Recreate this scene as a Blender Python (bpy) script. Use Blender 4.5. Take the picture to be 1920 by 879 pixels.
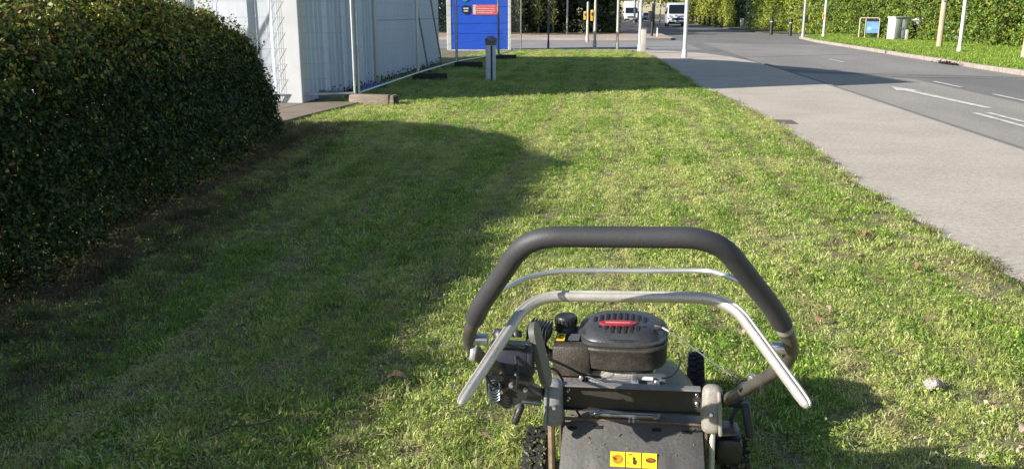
import bpy, bmesh, math, random
import numpy as np
from mathutils import Vector, Matrix, Euler

# ------------------------------------------------------------------ scene, camera, light
# World axes: +X across the street (towards the carriageway), +Y along the street, Z up, metres.
for o in list(bpy.data.objects):
    bpy.data.objects.remove(o)
SC = bpy.context.scene
COL = SC.collection
R = math.radians

cam_d = bpy.data.cameras.new("camera")
cam = bpy.data.objects.new("camera", cam_d)
COL.objects.link(cam)
cam.location = (0, 0, 1.40)
cam.rotation_euler = (R(90 - 13.64), 0, R(6.69))
cam_d.sensor_width = 36.0
cam_d.lens = 36.0 * 1550 / 1920
cam_d.shift_y = -0.0205
cam_d.clip_start = 0.05
cam_d.clip_end = 3000
SC.camera = cam

SUN_AZ = 29.5      # shadows fall this many degrees from +X towards +Y
SUN_EL = 23.5
world = bpy.data.worlds.new("World")
SC.world = world
world.use_nodes = True
nt = world.node_tree
bg = nt.nodes["Background"]
sky = nt.nodes.new("ShaderNodeTexSky")
sky.sky_type = 'NISHITA'
sky.sun_disc = False
sky.sun_elevation = R(SUN_EL)
sdir = Vector((-math.cos(R(SUN_AZ)) * math.cos(R(SUN_EL)), -math.sin(R(SUN_AZ)) * math.cos(R(SUN_EL)), math.sin(R(SUN_EL))))
sky.sun_rotation = math.atan2(sdir.x, sdir.y)
sky.air_density = 1.0
sky.dust_density = 0.6
nt.links.new(sky.outputs[0], bg.inputs[0])
bg.inputs[1].default_value = 0.082
sun_d = bpy.data.lights.new("sun", 'SUN')
sun_d.energy = 5.0
sun_d.angle = R(0.53)
sun_d.color = (1.0, 0.945, 0.86)
sun = bpy.data.objects.new("sun", sun_d)
COL.objects.link(sun)
sun.location = (-20, -20, 30)
sun.rotation_euler = (-sdir).to_track_quat('-Z', 'Y').to_euler()

SC.view_settings.view_transform = 'Standard'
SC.view_settings.look = 'None'
SC.view_settings.exposure = 0.98
SC.view_settings.gamma = 1.0
SC.view_settings.use_curve_mapping = False
SC.render.engine = 'CYCLES'
SC.cycles.use_denoising = True
SC.cycles.max_bounces = 6
SC.cycles.transparent_max_bounces = 4

rng = np.random.default_rng(7)
random.seed(7)

# ------------------------------------------------------------------ materials
MATS = {}


def mat(name, col, rough=0.6, metal=0.0, col2=None, scale=12.0, mix=0.5, bump=0.0, bscale=60.0, spec=0.5, coat=0.0,
        stretch=(1, 1, 1), grit=0.0, gscale=220.0, detail=5.0, world_space=False, speck=0.0, sscale=30.0):
    """Principled material: two colours mixed by noise, fine grit on the value, bump."""
    if name in MATS:
        return MATS[name]
    m = bpy.data.materials.new(name)
    m.use_nodes = True
    t = m.node_tree
    N, L = t.nodes, t.links
    p = N["Principled BSDF"]
    p.inputs["Roughness"].default_value = rough
    p.inputs["Metallic"].default_value = metal
    p.inputs["Specular IOR Level"].default_value = spec
    p.inputs["Coat Weight"].default_value = coat
    if world_space:
        g = N.new("ShaderNodeNewGeometry")
        src = g.outputs["Position"]
    else:
        tc = N.new("ShaderNodeTexCoord")
        src = tc.outputs["Object"]
    mp = N.new("ShaderNodeMapping")
    mp.inputs["Scale"].default_value = stretch
    L.new(src, mp.inputs["Vector"])
    n1 = N.new("ShaderNodeTexNoise")
    n1.inputs["Scale"].default_value = scale
    n1.inputs["Detail"].default_value = detail
    n1.inputs["Roughness"].default_value = 0.62
    L.new(mp.outputs[0], n1.inputs["Vector"])
    rmp = N.new("ShaderNodeValToRGB")
    c2 = col2 if col2 else tuple(c * 0.72 for c in col)
    e = rmp.color_ramp.elements
    e[0].position = max(0.0, mix - 0.16)
    e[0].color = (*c2, 1)
    e[1].position = min(1.0, mix + 0.16)
    e[1].color = (*col, 1)
    L.new(n1.outputs["Fac"], rmp.inputs["Fac"])
    out = rmp.outputs["Color"]
    if grit > 0:
        n2 = N.new("ShaderNodeTexNoise")
        n2.inputs["Scale"].default_value = gscale
        n2.inputs["Detail"].default_value = 2.0
        L.new(mp.outputs[0], n2.inputs["Vector"])
        mr = N.new("ShaderNodeMapRange")
        mr.inputs["From Min"].default_value = 0.25
        mr.inputs["From Max"].default_value = 0.75
        mr.inputs["To Min"].default_value = 1.0 - grit
        mr.inputs["To Max"].default_value = 1.0 + grit
        L.new(n2.outputs["Fac"], mr.inputs["Value"])
        hs = N.new("ShaderNodeHueSaturation")
        L.new(mr.outputs[0], hs.inputs["Value"])
        L.new(out, hs.inputs["Color"])
        out = hs.outputs["Color"]
    if speck > 0:
        n4 = N.new("ShaderNodeTexNoise")
        n4.inputs["Scale"].default_value = sscale
        n4.inputs["Detail"].default_value = 3.0
        n4.inputs["Roughness"].default_value = 0.8
        L.new(src, n4.inputs["Vector"])
        mr2 = N.new("ShaderNodeMapRange")
        mr2.inputs["From Min"].default_value = 0.3
        mr2.inputs["From Max"].default_value = 0.7
        mr2.inputs["To Min"].default_value = 1.0 - speck
        mr2.inputs["To Max"].default_value = 1.0 + speck
        L.new(n4.outputs["Fac"], mr2.inputs["Value"])
        hs2 = N.new("ShaderNodeHueSaturation")
        L.new(mr2.outputs[0], hs2.inputs["Value"])
        L.new(out, hs2.inputs["Color"])
        out = hs2.outputs["Color"]
    L.new(out, p.inputs["Base Color"])
    if bump > 0:
        n3 = N.new("ShaderNodeTexNoise")
        n3.inputs["Scale"].default_value = bscale
        n3.inputs["Detail"].default_value = 4.0
        L.new(mp.outputs[0], n3.inputs["Vector"])
        b = N.new("ShaderNodeBump")
        b.inputs["Strength"].default_value = min(1.0, bump)
        b.inputs["Distance"].default_value = 0.02
        L.new(n3.outputs["Fac"], b.inputs["Height"])
        L.new(b.outputs[0], p.inputs["Normal"])
    MATS[name] = m
    return m


def leaf_mat(name, rough=0.45, trans=0.25, patch=None, spec=0.4, pscale=0.6):
    """Leaves and blades: colour from the 'col' attribute, optional large dry/green patches, translucent."""
    m = bpy.data.materials.new(name)
    m.use_nodes = True
    t = m.node_tree
    N, L = t.nodes, t.links
    p = N["Principled BSDF"]
    out = N["Material Output"]
    p.inputs["Roughness"].default_value = rough
    p.inputs["Specular IOR Level"].default_value = spec
    a = N.new("ShaderNodeAttribute")
    a.attribute_name = "col"
    c = a.outputs["Color"]
    if patch:
        g = N.new("ShaderNodeNewGeometry")
        n = N.new("ShaderNodeTexNoise")
        n.inputs["Scale"].default_value = pscale
        n.inputs["Detail"].default_value = 6.0
        n.inputs["Roughness"].default_value = 0.7
        L.new(g.outputs["Position"], n.inputs["Vector"])
        mr = N.new("ShaderNodeMapRange")
        mr.inputs["From Min"].default_value = 0.46
        mr.inputs["From Max"].default_value = 0.70
        mr.inputs["To Max"].default_value = 0.38
        L.new(n.outputs["Fac"], mr.inputs["Value"])
        mx = N.new("ShaderNodeMix")
        mx.data_type = 'RGBA'
        mx.inputs[7].default_value = (*patch, 1)
        L.new(mr.outputs[0], mx.inputs[0])
        L.new(c, mx.inputs[6])
        c = mx.outputs[2]
        # pale streaks along mowing lanes: drying clippings, and the light of mowing stripes painted in
        mp = N.new("ShaderNodeMapping")
        mp.inputs["Scale"].default_value = (3.4, 0.22, 1)
        L.new(g.outputs["Position"], mp.inputs["Vector"])
        n2 = N.new("ShaderNodeTexNoise")
        n2.inputs["Scale"].default_value = 1.0
        n2.inputs["Detail"].default_value = 3.0
        L.new(mp.outputs[0], n2.inputs["Vector"])
        m2 = N.new("ShaderNodeMapRange")
        m2.inputs["From Min"].default_value = 0.50
        m2.inputs["From Max"].default_value = 0.66
        m2.inputs["To Max"].default_value = 0.42
        L.new(n2.outputs["Fac"], m2.inputs["Value"])
        mx2 = N.new("ShaderNodeMix")
        mx2.data_type = 'RGBA'
        mx2.inputs[7].default_value = (*[q * 1.12 for q in patch], 1)
        L.new(m2.outputs[0], mx2.inputs[0])
        L.new(c, mx2.inputs[6])
        c = mx2.outputs[2]
    L.new(c, p.inputs["Base Color"])
    tr = N.new("ShaderNodeBsdfTranslucent")
    L.new(c, tr.inputs["Color"])
    ms = N.new("ShaderNodeMixShader")
    ms.inputs[0].default_value = trans
    L.new(p.outputs[0], ms.inputs[1])
    L.new(tr.outputs[0], ms.inputs[2])
    L.new(ms.outputs[0], out.inputs["Surface"])
    MATS[name] = m
    return m


def stripes_mat(name, base, bars, axis='Z', freq=60.0, duty=0.5):
    m = mat(name, base, 0.5)
    return m


# ------------------------------------------------------------------ mesh helpers
def setp(o, label=None, cat=None, group=None, kind=None):
    if label: o["label"] = label
    if cat: o["category"] = cat
    if group: o["group"] = group
    if kind: o["kind"] = kind
    return o


def thing(name, label, cat, loc=(0, 0, 0), rz=0.0, group=None):
    o = bpy.data.objects.new(name, None)
    o.empty_display_size = 0.1
    COL.objects.link(o)
    o.location = loc
    o.rotation_euler = (0, 0, rz)
    return setp(o, label, cat, group)


def link_mesh(name, me, material, parent=None, loc=None, rot=None):
    o = bpy.data.objects.new(name, me)
    if material is not None and len(me.materials) == 0:
        me.materials.append(material)
    COL.objects.link(o)
    if parent: o.parent = parent
    if loc is not None: o.location = loc
    if rot is not None: o.rotation_euler = rot
    return o


def frame_of(d, up=Vector((0, 0, 1))):
    d = Vector(d).normalized()
    if abs(d.dot(up)) > 0.97:
        up = Vector((0, 1, 0))
    x = d.cross(up).normalized()
    y = x.cross(d).normalized()
    return x, y


def smooth_path(pts, n=6):
    P = [Vector(p) for p in pts]
    out = []
    for i in range(len(P) - 1):
        p0 = P[max(i - 1, 0)]; p1 = P[i]; p2 = P[i + 1]; p3 = P[min(i + 2, len(P) - 1)]
        for k in range(n):
            t = k / n
            out.append(0.5 * ((2 * p1) + (-p0 + p2) * t + (2 * p0 - 5 * p1 + 4 * p2 - p3) * t * t + (-p0 + 3 * p1 - 3 * p2 + p3) * t ** 3))
    out.append(P[-1])
    return out


def fillet(pts, r, n=6):
    """polyline with rounded corners"""
    P = [Vector(p) for p in pts]
    out = [P[0]]
    for i in range(1, len(P) - 1):
        a, b, c = P[i - 1], P[i], P[i + 1]
        u = (a - b); v = (c - b)
        rr = min(r if not isinstance(r, (list, tuple)) else r[i - 1], u.length * 0.48, v.length * 0.48)
        s = b + u.normalized() * rr; e = b + v.normalized() * rr
        for k in range(n + 1):
            t = k / n
            out.append((1 - t) ** 2 * s + 2 * t * (1 - t) * b + t * t * e)
    out.append(P[-1])
    return out


class MB:
    def __init__(self):
        self.v = []
        self.f = []

    def add(self, vs, fs):
        k = len(self.v)
        self.v += [tuple(q) for q in vs]
        self.f += [tuple(i + k for i in q) for q in fs]
        return self

    def box(self, c, s, rot=None, top=(1, 1)):
        hx, hy, hz = s[0] / 2, s[1] / 2, s[2] / 2
        V = [Vector((x * hx * (top[0] if z > 0 else 1), y * hy * (top[1] if z > 0 else 1), z * hz)) for z in (-1, 1) for y in (-1, 1) for x in (-1, 1)]
        if rot is not None:
            Mx = Euler(rot).to_matrix()
            V = [Mx @ q for q in V]
        C = Vector(c)
        return self.add([q + C for q in V], [(0, 2, 3, 1), (4, 5, 7, 6), (0, 1, 5, 4), (1, 3, 7, 5), (3, 2, 6, 7), (2, 0, 4, 6)])

    def rbox(self, c, s, r, rot=None, seg=2, top=(1, 1)):
        m = MB().box((0, 0, 0), s, None, top)
        bm = bmesh.new()
        vs = [bm.verts.new(q) for q in m.v]
        for q in m.f: bm.faces.new([vs[i] for i in q])
        bmesh.ops.bevel(bm, geom=list(bm.edges), offset=min(r, 0.49 * min(s)), segments=seg, affect='EDGES', profile=0.5)
        bm.verts.ensure_lookup_table()
        Mx = Euler(rot).to_matrix() if rot is not None else Matrix.Identity(3)
        C = Vector(c)
        for i, q in enumerate(bm.verts): q.index = i
        bm.verts.index_update()
        V = [Mx @ q.co + C for q in bm.verts]
        F = [tuple(q.index for q in f.verts) for f in bm.faces]
        bm.free()
        return self.add(V, F)

    def tube(self, path, r, seg=8, cap=True, sec=None, up=Vector((0, 0, 1))):
        """sweep a round (or given 2-D) section along a path; r may be a list"""
        P = [Vector(p) for p in path]
        n = len(P)
        sec2 = sec if sec else [(math.cos(2 * math.pi * k / seg), math.sin(2 * math.pi * k / seg)) for k in range(seg)]
        seg = len(sec2)
        V = []
        x = y = None
        for i, p in enumerate(P):
            d = (P[min(i + 1, n - 1)] - P[max(i - 1, 0)])
            d = d.normalized() if d.length > 1e-9 else Vector((0, 0, 1))
            if x is None:
                x, y = frame_of(d, up)
            else:
                x = (x - d * x.dot(d)).normalized()
                y = x.cross(d).normalized()
                if y.dot(py) < 0: y = -y
            py = y
            ri = r[i] if isinstance(r, (list, tuple)) else r
            V += [p + x * (a * ri) + y * (b * ri) for a, b in sec2]
        F = []
        for i in range(n - 1):
            for k in range(seg):
                k2 = (k + 1) % seg
                F.append((i * seg + k, i * seg + k2, (i + 1) * seg + k2, (i + 1) * seg + k))
        if cap:
            F.append(tuple(reversed(range(seg))))
            F.append(tuple(range((n - 1) * seg, n * seg)))
        return self.add(V, F)

    def lathe(self, prof, c=(0, 0, 0), seg=20, rot=None, closed=False):
        Mx = Euler(rot).to_matrix() if rot is not None else Matrix.Identity(3)
        C = Vector(c)
        V = []
        for r_, z_ in prof:
            for k in range(seg):
                a = 2 * math.pi * k / seg
                V.append(Mx @ Vector((r_ * math.cos(a), r_ * math.sin(a), z_)) + C)
        F = []
        n = len(prof)
        for i in range(n - 1 + (1 if closed else 0)):
            j = (i + 1) % n
            for k in range(seg):
                k2 = (k + 1) % seg
                F.append((i * seg + k, i * seg + k2, j * seg + k2, j * seg + k))
        if not closed:
            F.append(tuple(reversed(range(seg))))
            F.append(tuple(range((n - 1) * seg, n * seg)))
        return self.add(V, F)

    def prism(self, poly, z0, z1, rot=None, c=(0, 0, 0)):
        """2-D polygon (x,y) extruded from z0 to z1"""
        Mx = Euler(rot).to_matrix() if rot is not None else Matrix.Identity(3)
        C = Vector(c)
        n = len(poly)
        V = [Mx @ Vector((x, y, z0)) + C for x, y in poly] + [Mx @ Vector((x, y, z1)) + C for x, y in poly]
        F = [tuple(reversed(range(n))), tuple(range(n, 2 * n))]
        F += [(k, (k + 1) % n, n + (k + 1) % n, n + k) for k in range(n)]
        return self.add(V, F)

    def loft(self, rings, cap=True):
        """rings of equal point count joined into a skin"""
        n = len(rings[0])
        V = [p for r_ in rings for p in r_]
        F = []
        for i in range(len(rings) - 1):
            for k in range(n):
                k2 = (k + 1) % n
                F.append((i * n + k, i * n + k2, (i + 1) * n + k2, (i + 1) * n + k))
        if cap:
            F.append(tuple(reversed(range(n))))
            F.append(tuple(range((len(rings) - 1) * n, len(rings) * n)))
        return self.add(V, F)

    def mesh(self, name, smooth=35):
        me = bpy.data.meshes.new(name)
        me.from_pydata(self.v, [], self.f)
        bm = bmesh.new()
        bm.from_mesh(me)
        bmesh.ops.recalc_face_normals(bm, faces=bm.faces)
        bm.to_mesh(me)
        bm.free()
        if smooth:
            for p in me.polygons: p.use_smooth = True
            me.set_sharp_from_angle(angle=R(smooth))
        me.update()
        return me

    def build(self, name, material, parent=None, loc=None, rot=None, smooth=35):
        return link_mesh(name, self.mesh(name, smooth), material, parent, loc, rot)


def rr_poly(w, h, r, n=4, cx=0, cy=0):
    out = []
    for sx, sy, a0 in ((1, 1, 0), (-1, 1, 90), (-1, -1, 180), (1, -1, 270)):
        for k in range(n + 1):
            a = R(a0 + 90 * k / n)
            out.append((cx + sx * (w / 2 - r) + r * math.cos(a), cy + sy * (h / 2 - r) + r * math.sin(a)))
    return out


def sheet(name, poly, z, material, parent=None, thick=0.0):
    """flat polygon (list of x,y) at height z, optionally with thickness below"""
    if thick > 0:
        return MB().prism(poly, z - thick, z).build(name, material, parent, smooth=0)
    me = bpy.data.meshes.new(name)
    me.from_pydata([(x, y, z) for x, y in poly], [], [tuple(range(len(poly)))])
    me.update()
    if me.polygons[0].normal.z < 0:
        me.flip_normals()
    return link_mesh(name, me, material, parent)


def raw_mesh(name, V, Q, cols=None, smooth=False):
    """numpy verts (N,3) and quads or tris (M,k) to a mesh with an optional per-vertex colour 'col'"""
    me = bpy.data.meshes.new(name)
    k = Q.shape[1]
    me.vertices.add(len(V))
    me.vertices.foreach_set("co", np.asarray(V, np.float32).ravel())
    me.loops.add(Q.size)
    me.loops.foreach_set("vertex_index", Q.astype(np.int32).ravel())
    me.polygons.add(len(Q))
    me.polygons.foreach_set("loop_start", np.arange(0, Q.size, k, dtype=np.int32))
    if cols is not None:
        a = me.attributes.new("col", 'FLOAT_COLOR', 'POINT')
        a.data.foreach_set("color", np.concatenate([cols, np.ones((len(cols), 1))], 1).astype(np.float32).ravel())
    me.update(calc_edges=True)
    if smooth:
        me.polygons.foreach_set("use_smooth", np.ones(len(Q), bool))
    return me


def unit(v):
    return v / np.maximum(np.linalg.norm(v, axis=1, keepdims=True), 1e-9)


def leaves(P, Nrm, size, cols, aspect=0.55, spread=0.8, fold=0.25):
    """diamond leaves at P, roughly facing Nrm; returns V, Q, C arrays"""
    n = len(P)
    nn = unit(Nrm + spread * rng.normal(size=(n, 3)))
    t = unit(np.cross(nn, rng.normal(size=(n, 3))))
    b = np.cross(nn, t)
    s = (size * rng.uniform(0.6, 1.25, n))[:, None]
    base = P - t * s * 0.5
    tip = P + t * s * 0.5
    side = b * s * aspect * 0.5
    l = P - t * s * 0.08 + side + nn * s * fold * 0.3
    r_ = P - t * s * 0.08 - side + nn * s * fold * 0.3
    V = np.stack([base, r_, tip, l], 1).reshape(-1, 3)
    Q = np.arange(4 * n).reshape(n, 4)
    return V, Q, np.repeat(cols, 4, 0)


def pick_cols(n, palette, weights, jitter=0.2):
    pal = np.array(palette)
    i = rng.choice(len(pal), n, p=np.array(weights) / sum(weights))
    return np.clip(pal[i] * rng.uniform(1 - jitter, 1 + jitter, (n, 1)), 0.002, 1)


def lump(P, s=1.0, seed=0.0):
    """cheap smooth noise from sines, about -1..1"""
    x, y, z = P[:, 0] * s + seed, P[:, 1] * s + seed * 1.7, P[:, 2] * s + seed * 2.3
    return (np.sin(1.7 * x + 1.3 * np.sin(2.1 * y + z)) + np.sin(2.3 * y + 1.1 * np.sin(1.9 * z + x)) + np.sin(2.9 * z + 1.2 * np.sin(1.6 * x + y))) / 3
# ------------------------------------------------------------------ setting: ground, road, path, kerbs
M_ground = mat("ground_soil", (0.09, 0.10, 0.045), 0.95, col2=(0.06, 0.05, 0.03), scale=0.8, world_space=True, grit=0.3, gscale=30)
M_lawn = mat("lawn_soil", (0.22, 0.20, 0.09), 0.95, col2=(0.15, 0.125, 0.07), scale=6, world_space=True, grit=0.4, gscale=120, bump=0.6, bscale=60)
M_asph = mat("asphalt_dark", (0.185, 0.173, 0.16), 0.85, col2=(0.14, 0.132, 0.124), scale=0.5, speck=.28, sscale=22, world_space=True, grit=0.35, gscale=160, bump=0.3, bscale=220, stretch=(1, 0.25, 1))
M_asph2 = mat("asphalt_worn", (0.30, 0.272, 0.24), 0.85, col2=(0.24, 0.22, 0.196), scale=0.7, speck=.25, sscale=26, world_space=True, grit=0.3, gscale=160, bump=0.3, bscale=220, stretch=(1, 0.3, 1))
M_path = mat("path_asphalt", (0.465, 0.405, 0.34), 0.9, col2=(0.385, 0.335, 0.28), scale=1.1, speck=.26, sscale=24, world_space=True, grit=0.28, gscale=130, bump=0.35, bscale=160)
M_pave2 = mat("far_paving", (0.40, 0.33, 0.28), 0.9, col2=(0.30, 0.24, 0.2), scale=0.8, world_space=True, grit=0.2, gscale=60)
M_paint = mat("road_paint", (0.66, 0.63, 0.58), 0.75, col2=(0.36, 0.335, 0.30), scale=7, mix=0.45, world_space=True, grit=0.2, speck=.2, sscale=25)
M_kerb = mat("kerb_concrete", (0.36, 0.315, 0.265), 0.9, col2=(0.24, 0.21, 0.18), scale=5, world_space=True, grit=0.2, bump=0.3)
M_slab = mat("slab_brown", (0.22, 0.175, 0.13), 0.9, col2=(0.15, 0.12, 0.09), scale=3, world_space=True, grit=0.25, gscale=90, bump=0.3)

ROADZ = -0.045
g = sheet("ground", [(-400, -120), (400, -120), (400, 700), (-400, 700)], -0.10, M_ground)
setp(g, "flat rough ground under the whole street", "ground", kind="structure")

road = sheet("road", [(4.2, -40), (9.75, -40), (9.75, 24), (10.25, 44), (11.4, 52), (40, 56), (40, 61), (11.6, 60), (10.9, 75), (10.4, 100), (10.2, 320),
                      (3.4, 320), (3.4, 46), (-60, 46), (-60, 33.2), (1.2, 33.2), (3.4, 30.6), (4.2, 27)], ROADZ, M_asph)
setp(road, "grey asphalt street running away past the side road junction", "road", kind="structure")
w = sheet("worn_lane_surface", [(4.36, -30), (6.72, -30), (6.72, 12), (6.72, 19.5), (6.1, 20.6), (4.36, 21.4)], ROADZ + 0.004, M_asph2, road)
w = sheet("worn_lane_surface", [(5.3, 21.6), (9.6, 20.3), (9.8, 30), (10.0, 40), (4.4, 42), (4.4, 23)], ROADZ + 0.004, mat("asphalt_mid", (0.255, 0.236, 0.215), 0.85, col2=(0.195, 0.182, 0.168), scale=0.45, speck=.25, sscale=20, world_space=True, grit=0.3, gscale=160, bump=0.3, bscale=220, stretch=(1, 0.3, 1)), road)
w = sheet("worn_lane_surface", [(-40, 34), (3.6, 34), (3.6, 45), (-40, 45)], ROADZ + 0.008, mat("asphalt_pale", (0.27, 0.255, 0.25), 0.85, col2=(0.2, 0.19, 0.19), scale=0.6, world_space=True, grit=0.25, gscale=120), road)

# painted markings, each a part of the road
for y0, y1 in ((8.0, 10.0), (11.1, 13.1), (14.0, 16.0), (17.4, 18.9), (26.0, 27.8)):
    sheet("lane_dash", [(6.88, y0), (6.96, y0), (6.96, y1), (6.88, y1)], ROADZ + 0.010, M_paint, road)
sheet("lane_arrow", [(5.77, 13.6), (5.91, 13.6), (5.71, 16.5), (5.86, 16.5), (5.60, 17.45), (5.40, 16.5), (5.55, 16.5)], ROADZ + 0.012, M_paint, road)
sheet("lane_line", [(5.33, 8.6), (5.42, 8.6), (5.40, 12.9), (5.31, 12.9)], ROADZ + 0.012, M_paint, road)
sheet("lane_line", [(5.60, 8.6), (5.68, 8.6), (5.60, 12.95), (5.52, 12.95)], ROADZ + 0.012, M_paint, road)
sheet("edge_line", [(6.4, 20.25), (8.6, 20.0), (8.6, 20.1), (6.4, 20.35)], ROADZ + 0.012, mat("joint_seal", (0.36, 0.34, 0.32), 0.8), road)

EDGE = [(2.12, -6), (2.16, 3), (2.20, 4.4), (2.12, 5.6), (2.07, 7.1), (2.14, 9), (2.15, 11), (1.95, 14), (1.72, 16.3), (1.60, 20), (1.50, 24), (1.40, 27), (1.15, 30.0), (0.6, 32.0)]


def edge_x(y):
    ys = [q[1] for q in EDGE]; xs = [q[0] for q in EDGE]
    return np.interp(y, ys, xs)


path = sheet("footpath", EDGE + [(-3.4, 33.0), (0.9, 33.2), (2.4, 32.0), (3.3, 30.4), (3.9, 28), (4.2, 25), (4.3, 22), (4.33, 17), (4.33, -6)], 0.0, M_path, thick=0.09)
setp(path, "wide pale beige footpath beside the mown grass", "footpath", kind="structure")
# flush kerb between footpath and road: stones
for k in range(34):
    y0 = -4 + k * 0.92
    if y0 > 24.5: break
    MB().box((4.385, y0 + 0.455, -0.04), (0.095, 0.905, 0.072)).build("kerb_stone", mat("kerb_dark", (0.2, 0.185, 0.17), 0.9, col2=(0.14, 0.13, 0.12), scale=5, world_space=True, grit=0.2), path)
cover = MB().box((2.30, 11.2, 0.004), (0.26, 0.42, 0.006)).build("access_cover", mat("cover_iron", (0.15, 0.12, 0.095), 0.8, col2=(0.1, 0.085, 0.07), scale=30, grit=0.3), path)
M_patch = mat("path_repair", (0.30, 0.275, 0.25), 0.9, grit=0.25, gscale=150, world_space=True)

# far side verge with kerb
VERGE = [(9.85, -10), (9.85, 24), (10.35, 44), (10.9, 50), (12.2, 53.6), (17, 56.5), (60, 57), (60, -10)]
verge = sheet("verge", VERGE, 0.05, mat("verge_soil", (0.13, 0.19, 0.025), 0.95, col2=(0.09, 0.12, 0.02), scale=3, world_space=True), thick=0.14)
setp(verge, "grass verge ground on the far side of the street", "verge", kind="structure")
kerb = thing("kerb", "pale stone kerb along the far grass verge", "kerb")
kerb["kind"] = "structure"
pts = [Vector((9.76, 6, 0)), Vector((9.76, 24, 0)), Vector((10.26, 44, 0)), Vector((10.8, 50, 0)), Vector((12.0, 53.6, 0))]
kst = MB().rbox((0, 0, 0), (0.17, 0.90, 0.18), 0.015, seg=1).mesh("kerb_stone", 0)
kst.materials.append(M_kerb)
for i in range(len(pts) - 1):
    d = pts[i + 1] - pts[i]
    n = max(1, int(d.length / 0.93))
    for k in range(n):
        p = pts[i] + d * ((k + 0.5) / n)
        if p.y < 14: continue
        o = bpy.data.objects.new("kerb_stone", kst)
        COL.objects.link(o); o.parent = kerb
        o.location = (p.x + random.uniform(-.008, .008), p.y, -0.022 + random.uniform(-.006, .006))
        o.rotation_euler = (0, 0, math.atan2(d.y, d.x) - math.pi / 2)
# side footway behind the bollards
fw = sheet("far_footway", [(10.75, 62), (13.2, 62), (12.3, 100), (11.6, 140), (10.5, 140), (10.6, 100)], 0.02, M_ground, thick=0.1)
setp(fw, "strip of rough ground beneath the distant hedge", "verge", kind="structure")

# pavement beyond the side road
isl = sheet("far_pavement", [(-60, 45.8), (1.4, 45.6), (3.2, 46.2), (3.45, 47.6), (3.3, 52), (3.25, 140), (0.6, 140), (0.6, 57.2), (-60, 56.0)], 0.06, M_pave2, thick=0.16)
setp(isl, "pinkish pavement on the far side of the side road", "pavement", kind="structure")
sh_ = sheet("leaf_strewn_edge", [(-50, 52.8), (0.8, 53.8), (1.0, 56.4), (-50, 56.0)], 0.066, mat("orange_leaf_litter", (0.60, 0.25, 0.09), 0.95, col2=(0.42, 0.22, 0.08), scale=2.0, world_space=True, grit=0.5, gscale=12), isl)
sheet("grass_strip", [(-50, 55.2), (0.8, 55.9), (0.6, 57.1), (-50, 56.9)], 0.074, mat("strip_grass", (0.22, 0.2, 0.05), 0.95, col2=(0.12, 0.13, 0.03), scale=3.0, world_space=True), isl)

# slabs in front of the building
slab = thing("slab_paving", "brown paving slabs at the corner of the pale building", "paving")
slab["kind"] = "structure"
for (pl) in ([(-4.06, 11.1), (-3.86, 12.5), (-4.6, 12.6), (-4.75, 11.0)], [(-4.77, 11.0), (-4.62, 12.6), (-5.6, 12.6), (-5.7, 10.9)], [(-4.2, 9.6), (-4.07, 11.08), (-4.76, 10.98), (-4.85, 9.6)], [(-5.72, 10.9), (-5.62, 12.6), (-8, 12.6), (-8, 10.8)]):
    sheet("slab", pl, 0.05, M_slab, slab, thick=0.08)

lawn_poly = [(-9, -6)] + [(x - 0.005, y) for x, y in EDGE[:-1]] + [(0.6, 31.95), (-3.6, 32.2), (-9, 32.2)]
lawn = sheet("lawn", lawn_poly, 0.004, M_lawn, thick=0.08)
setp(lawn, "soil of the long grass strip being mown", "lawn", kind="structure")

# bare soil lip where the turf meets the path
ed_ = [q for q in EDGE if -2 <= q[1] <= 31]
yy_ = np.linspace(-1, 29, 240)
jit = .018 * np.sin(yy_ * 9.1) + .012 * np.sin(yy_ * 23.7 + 1)
xo = [edge_x(y_) + .012 + .5 * j_ for y_, j_ in zip(yy_, jit)]
xi = [edge_x(y_) - .07 + j_ for y_, j_ in zip(yy_, jit)]
sl = MB()
sl.add([(a_, y_, .008) for a_, y_ in zip(xo, yy_)] + [(a_, y_, .014) for a_, y_ in zip(xi, yy_)], [(i, i + 1, 241 + i, 240 + i) for i in range(239)])
sl.build("soil_lip", mat("edge_soil", (0.095, 0.07, 0.045), .95, col2=(.05, .038, .026), scale=14, world_space=True, grit=.3, gscale=90, bump=.7, bscale=50), lawn)

# ------------------------------------------------------------------ grass
M_grass = leaf_mat("grass_blades", rough=0.5, trans=0.42, patch=(0.58, 0.56, 0.22), spec=0.35, pscale=1.1)


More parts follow.
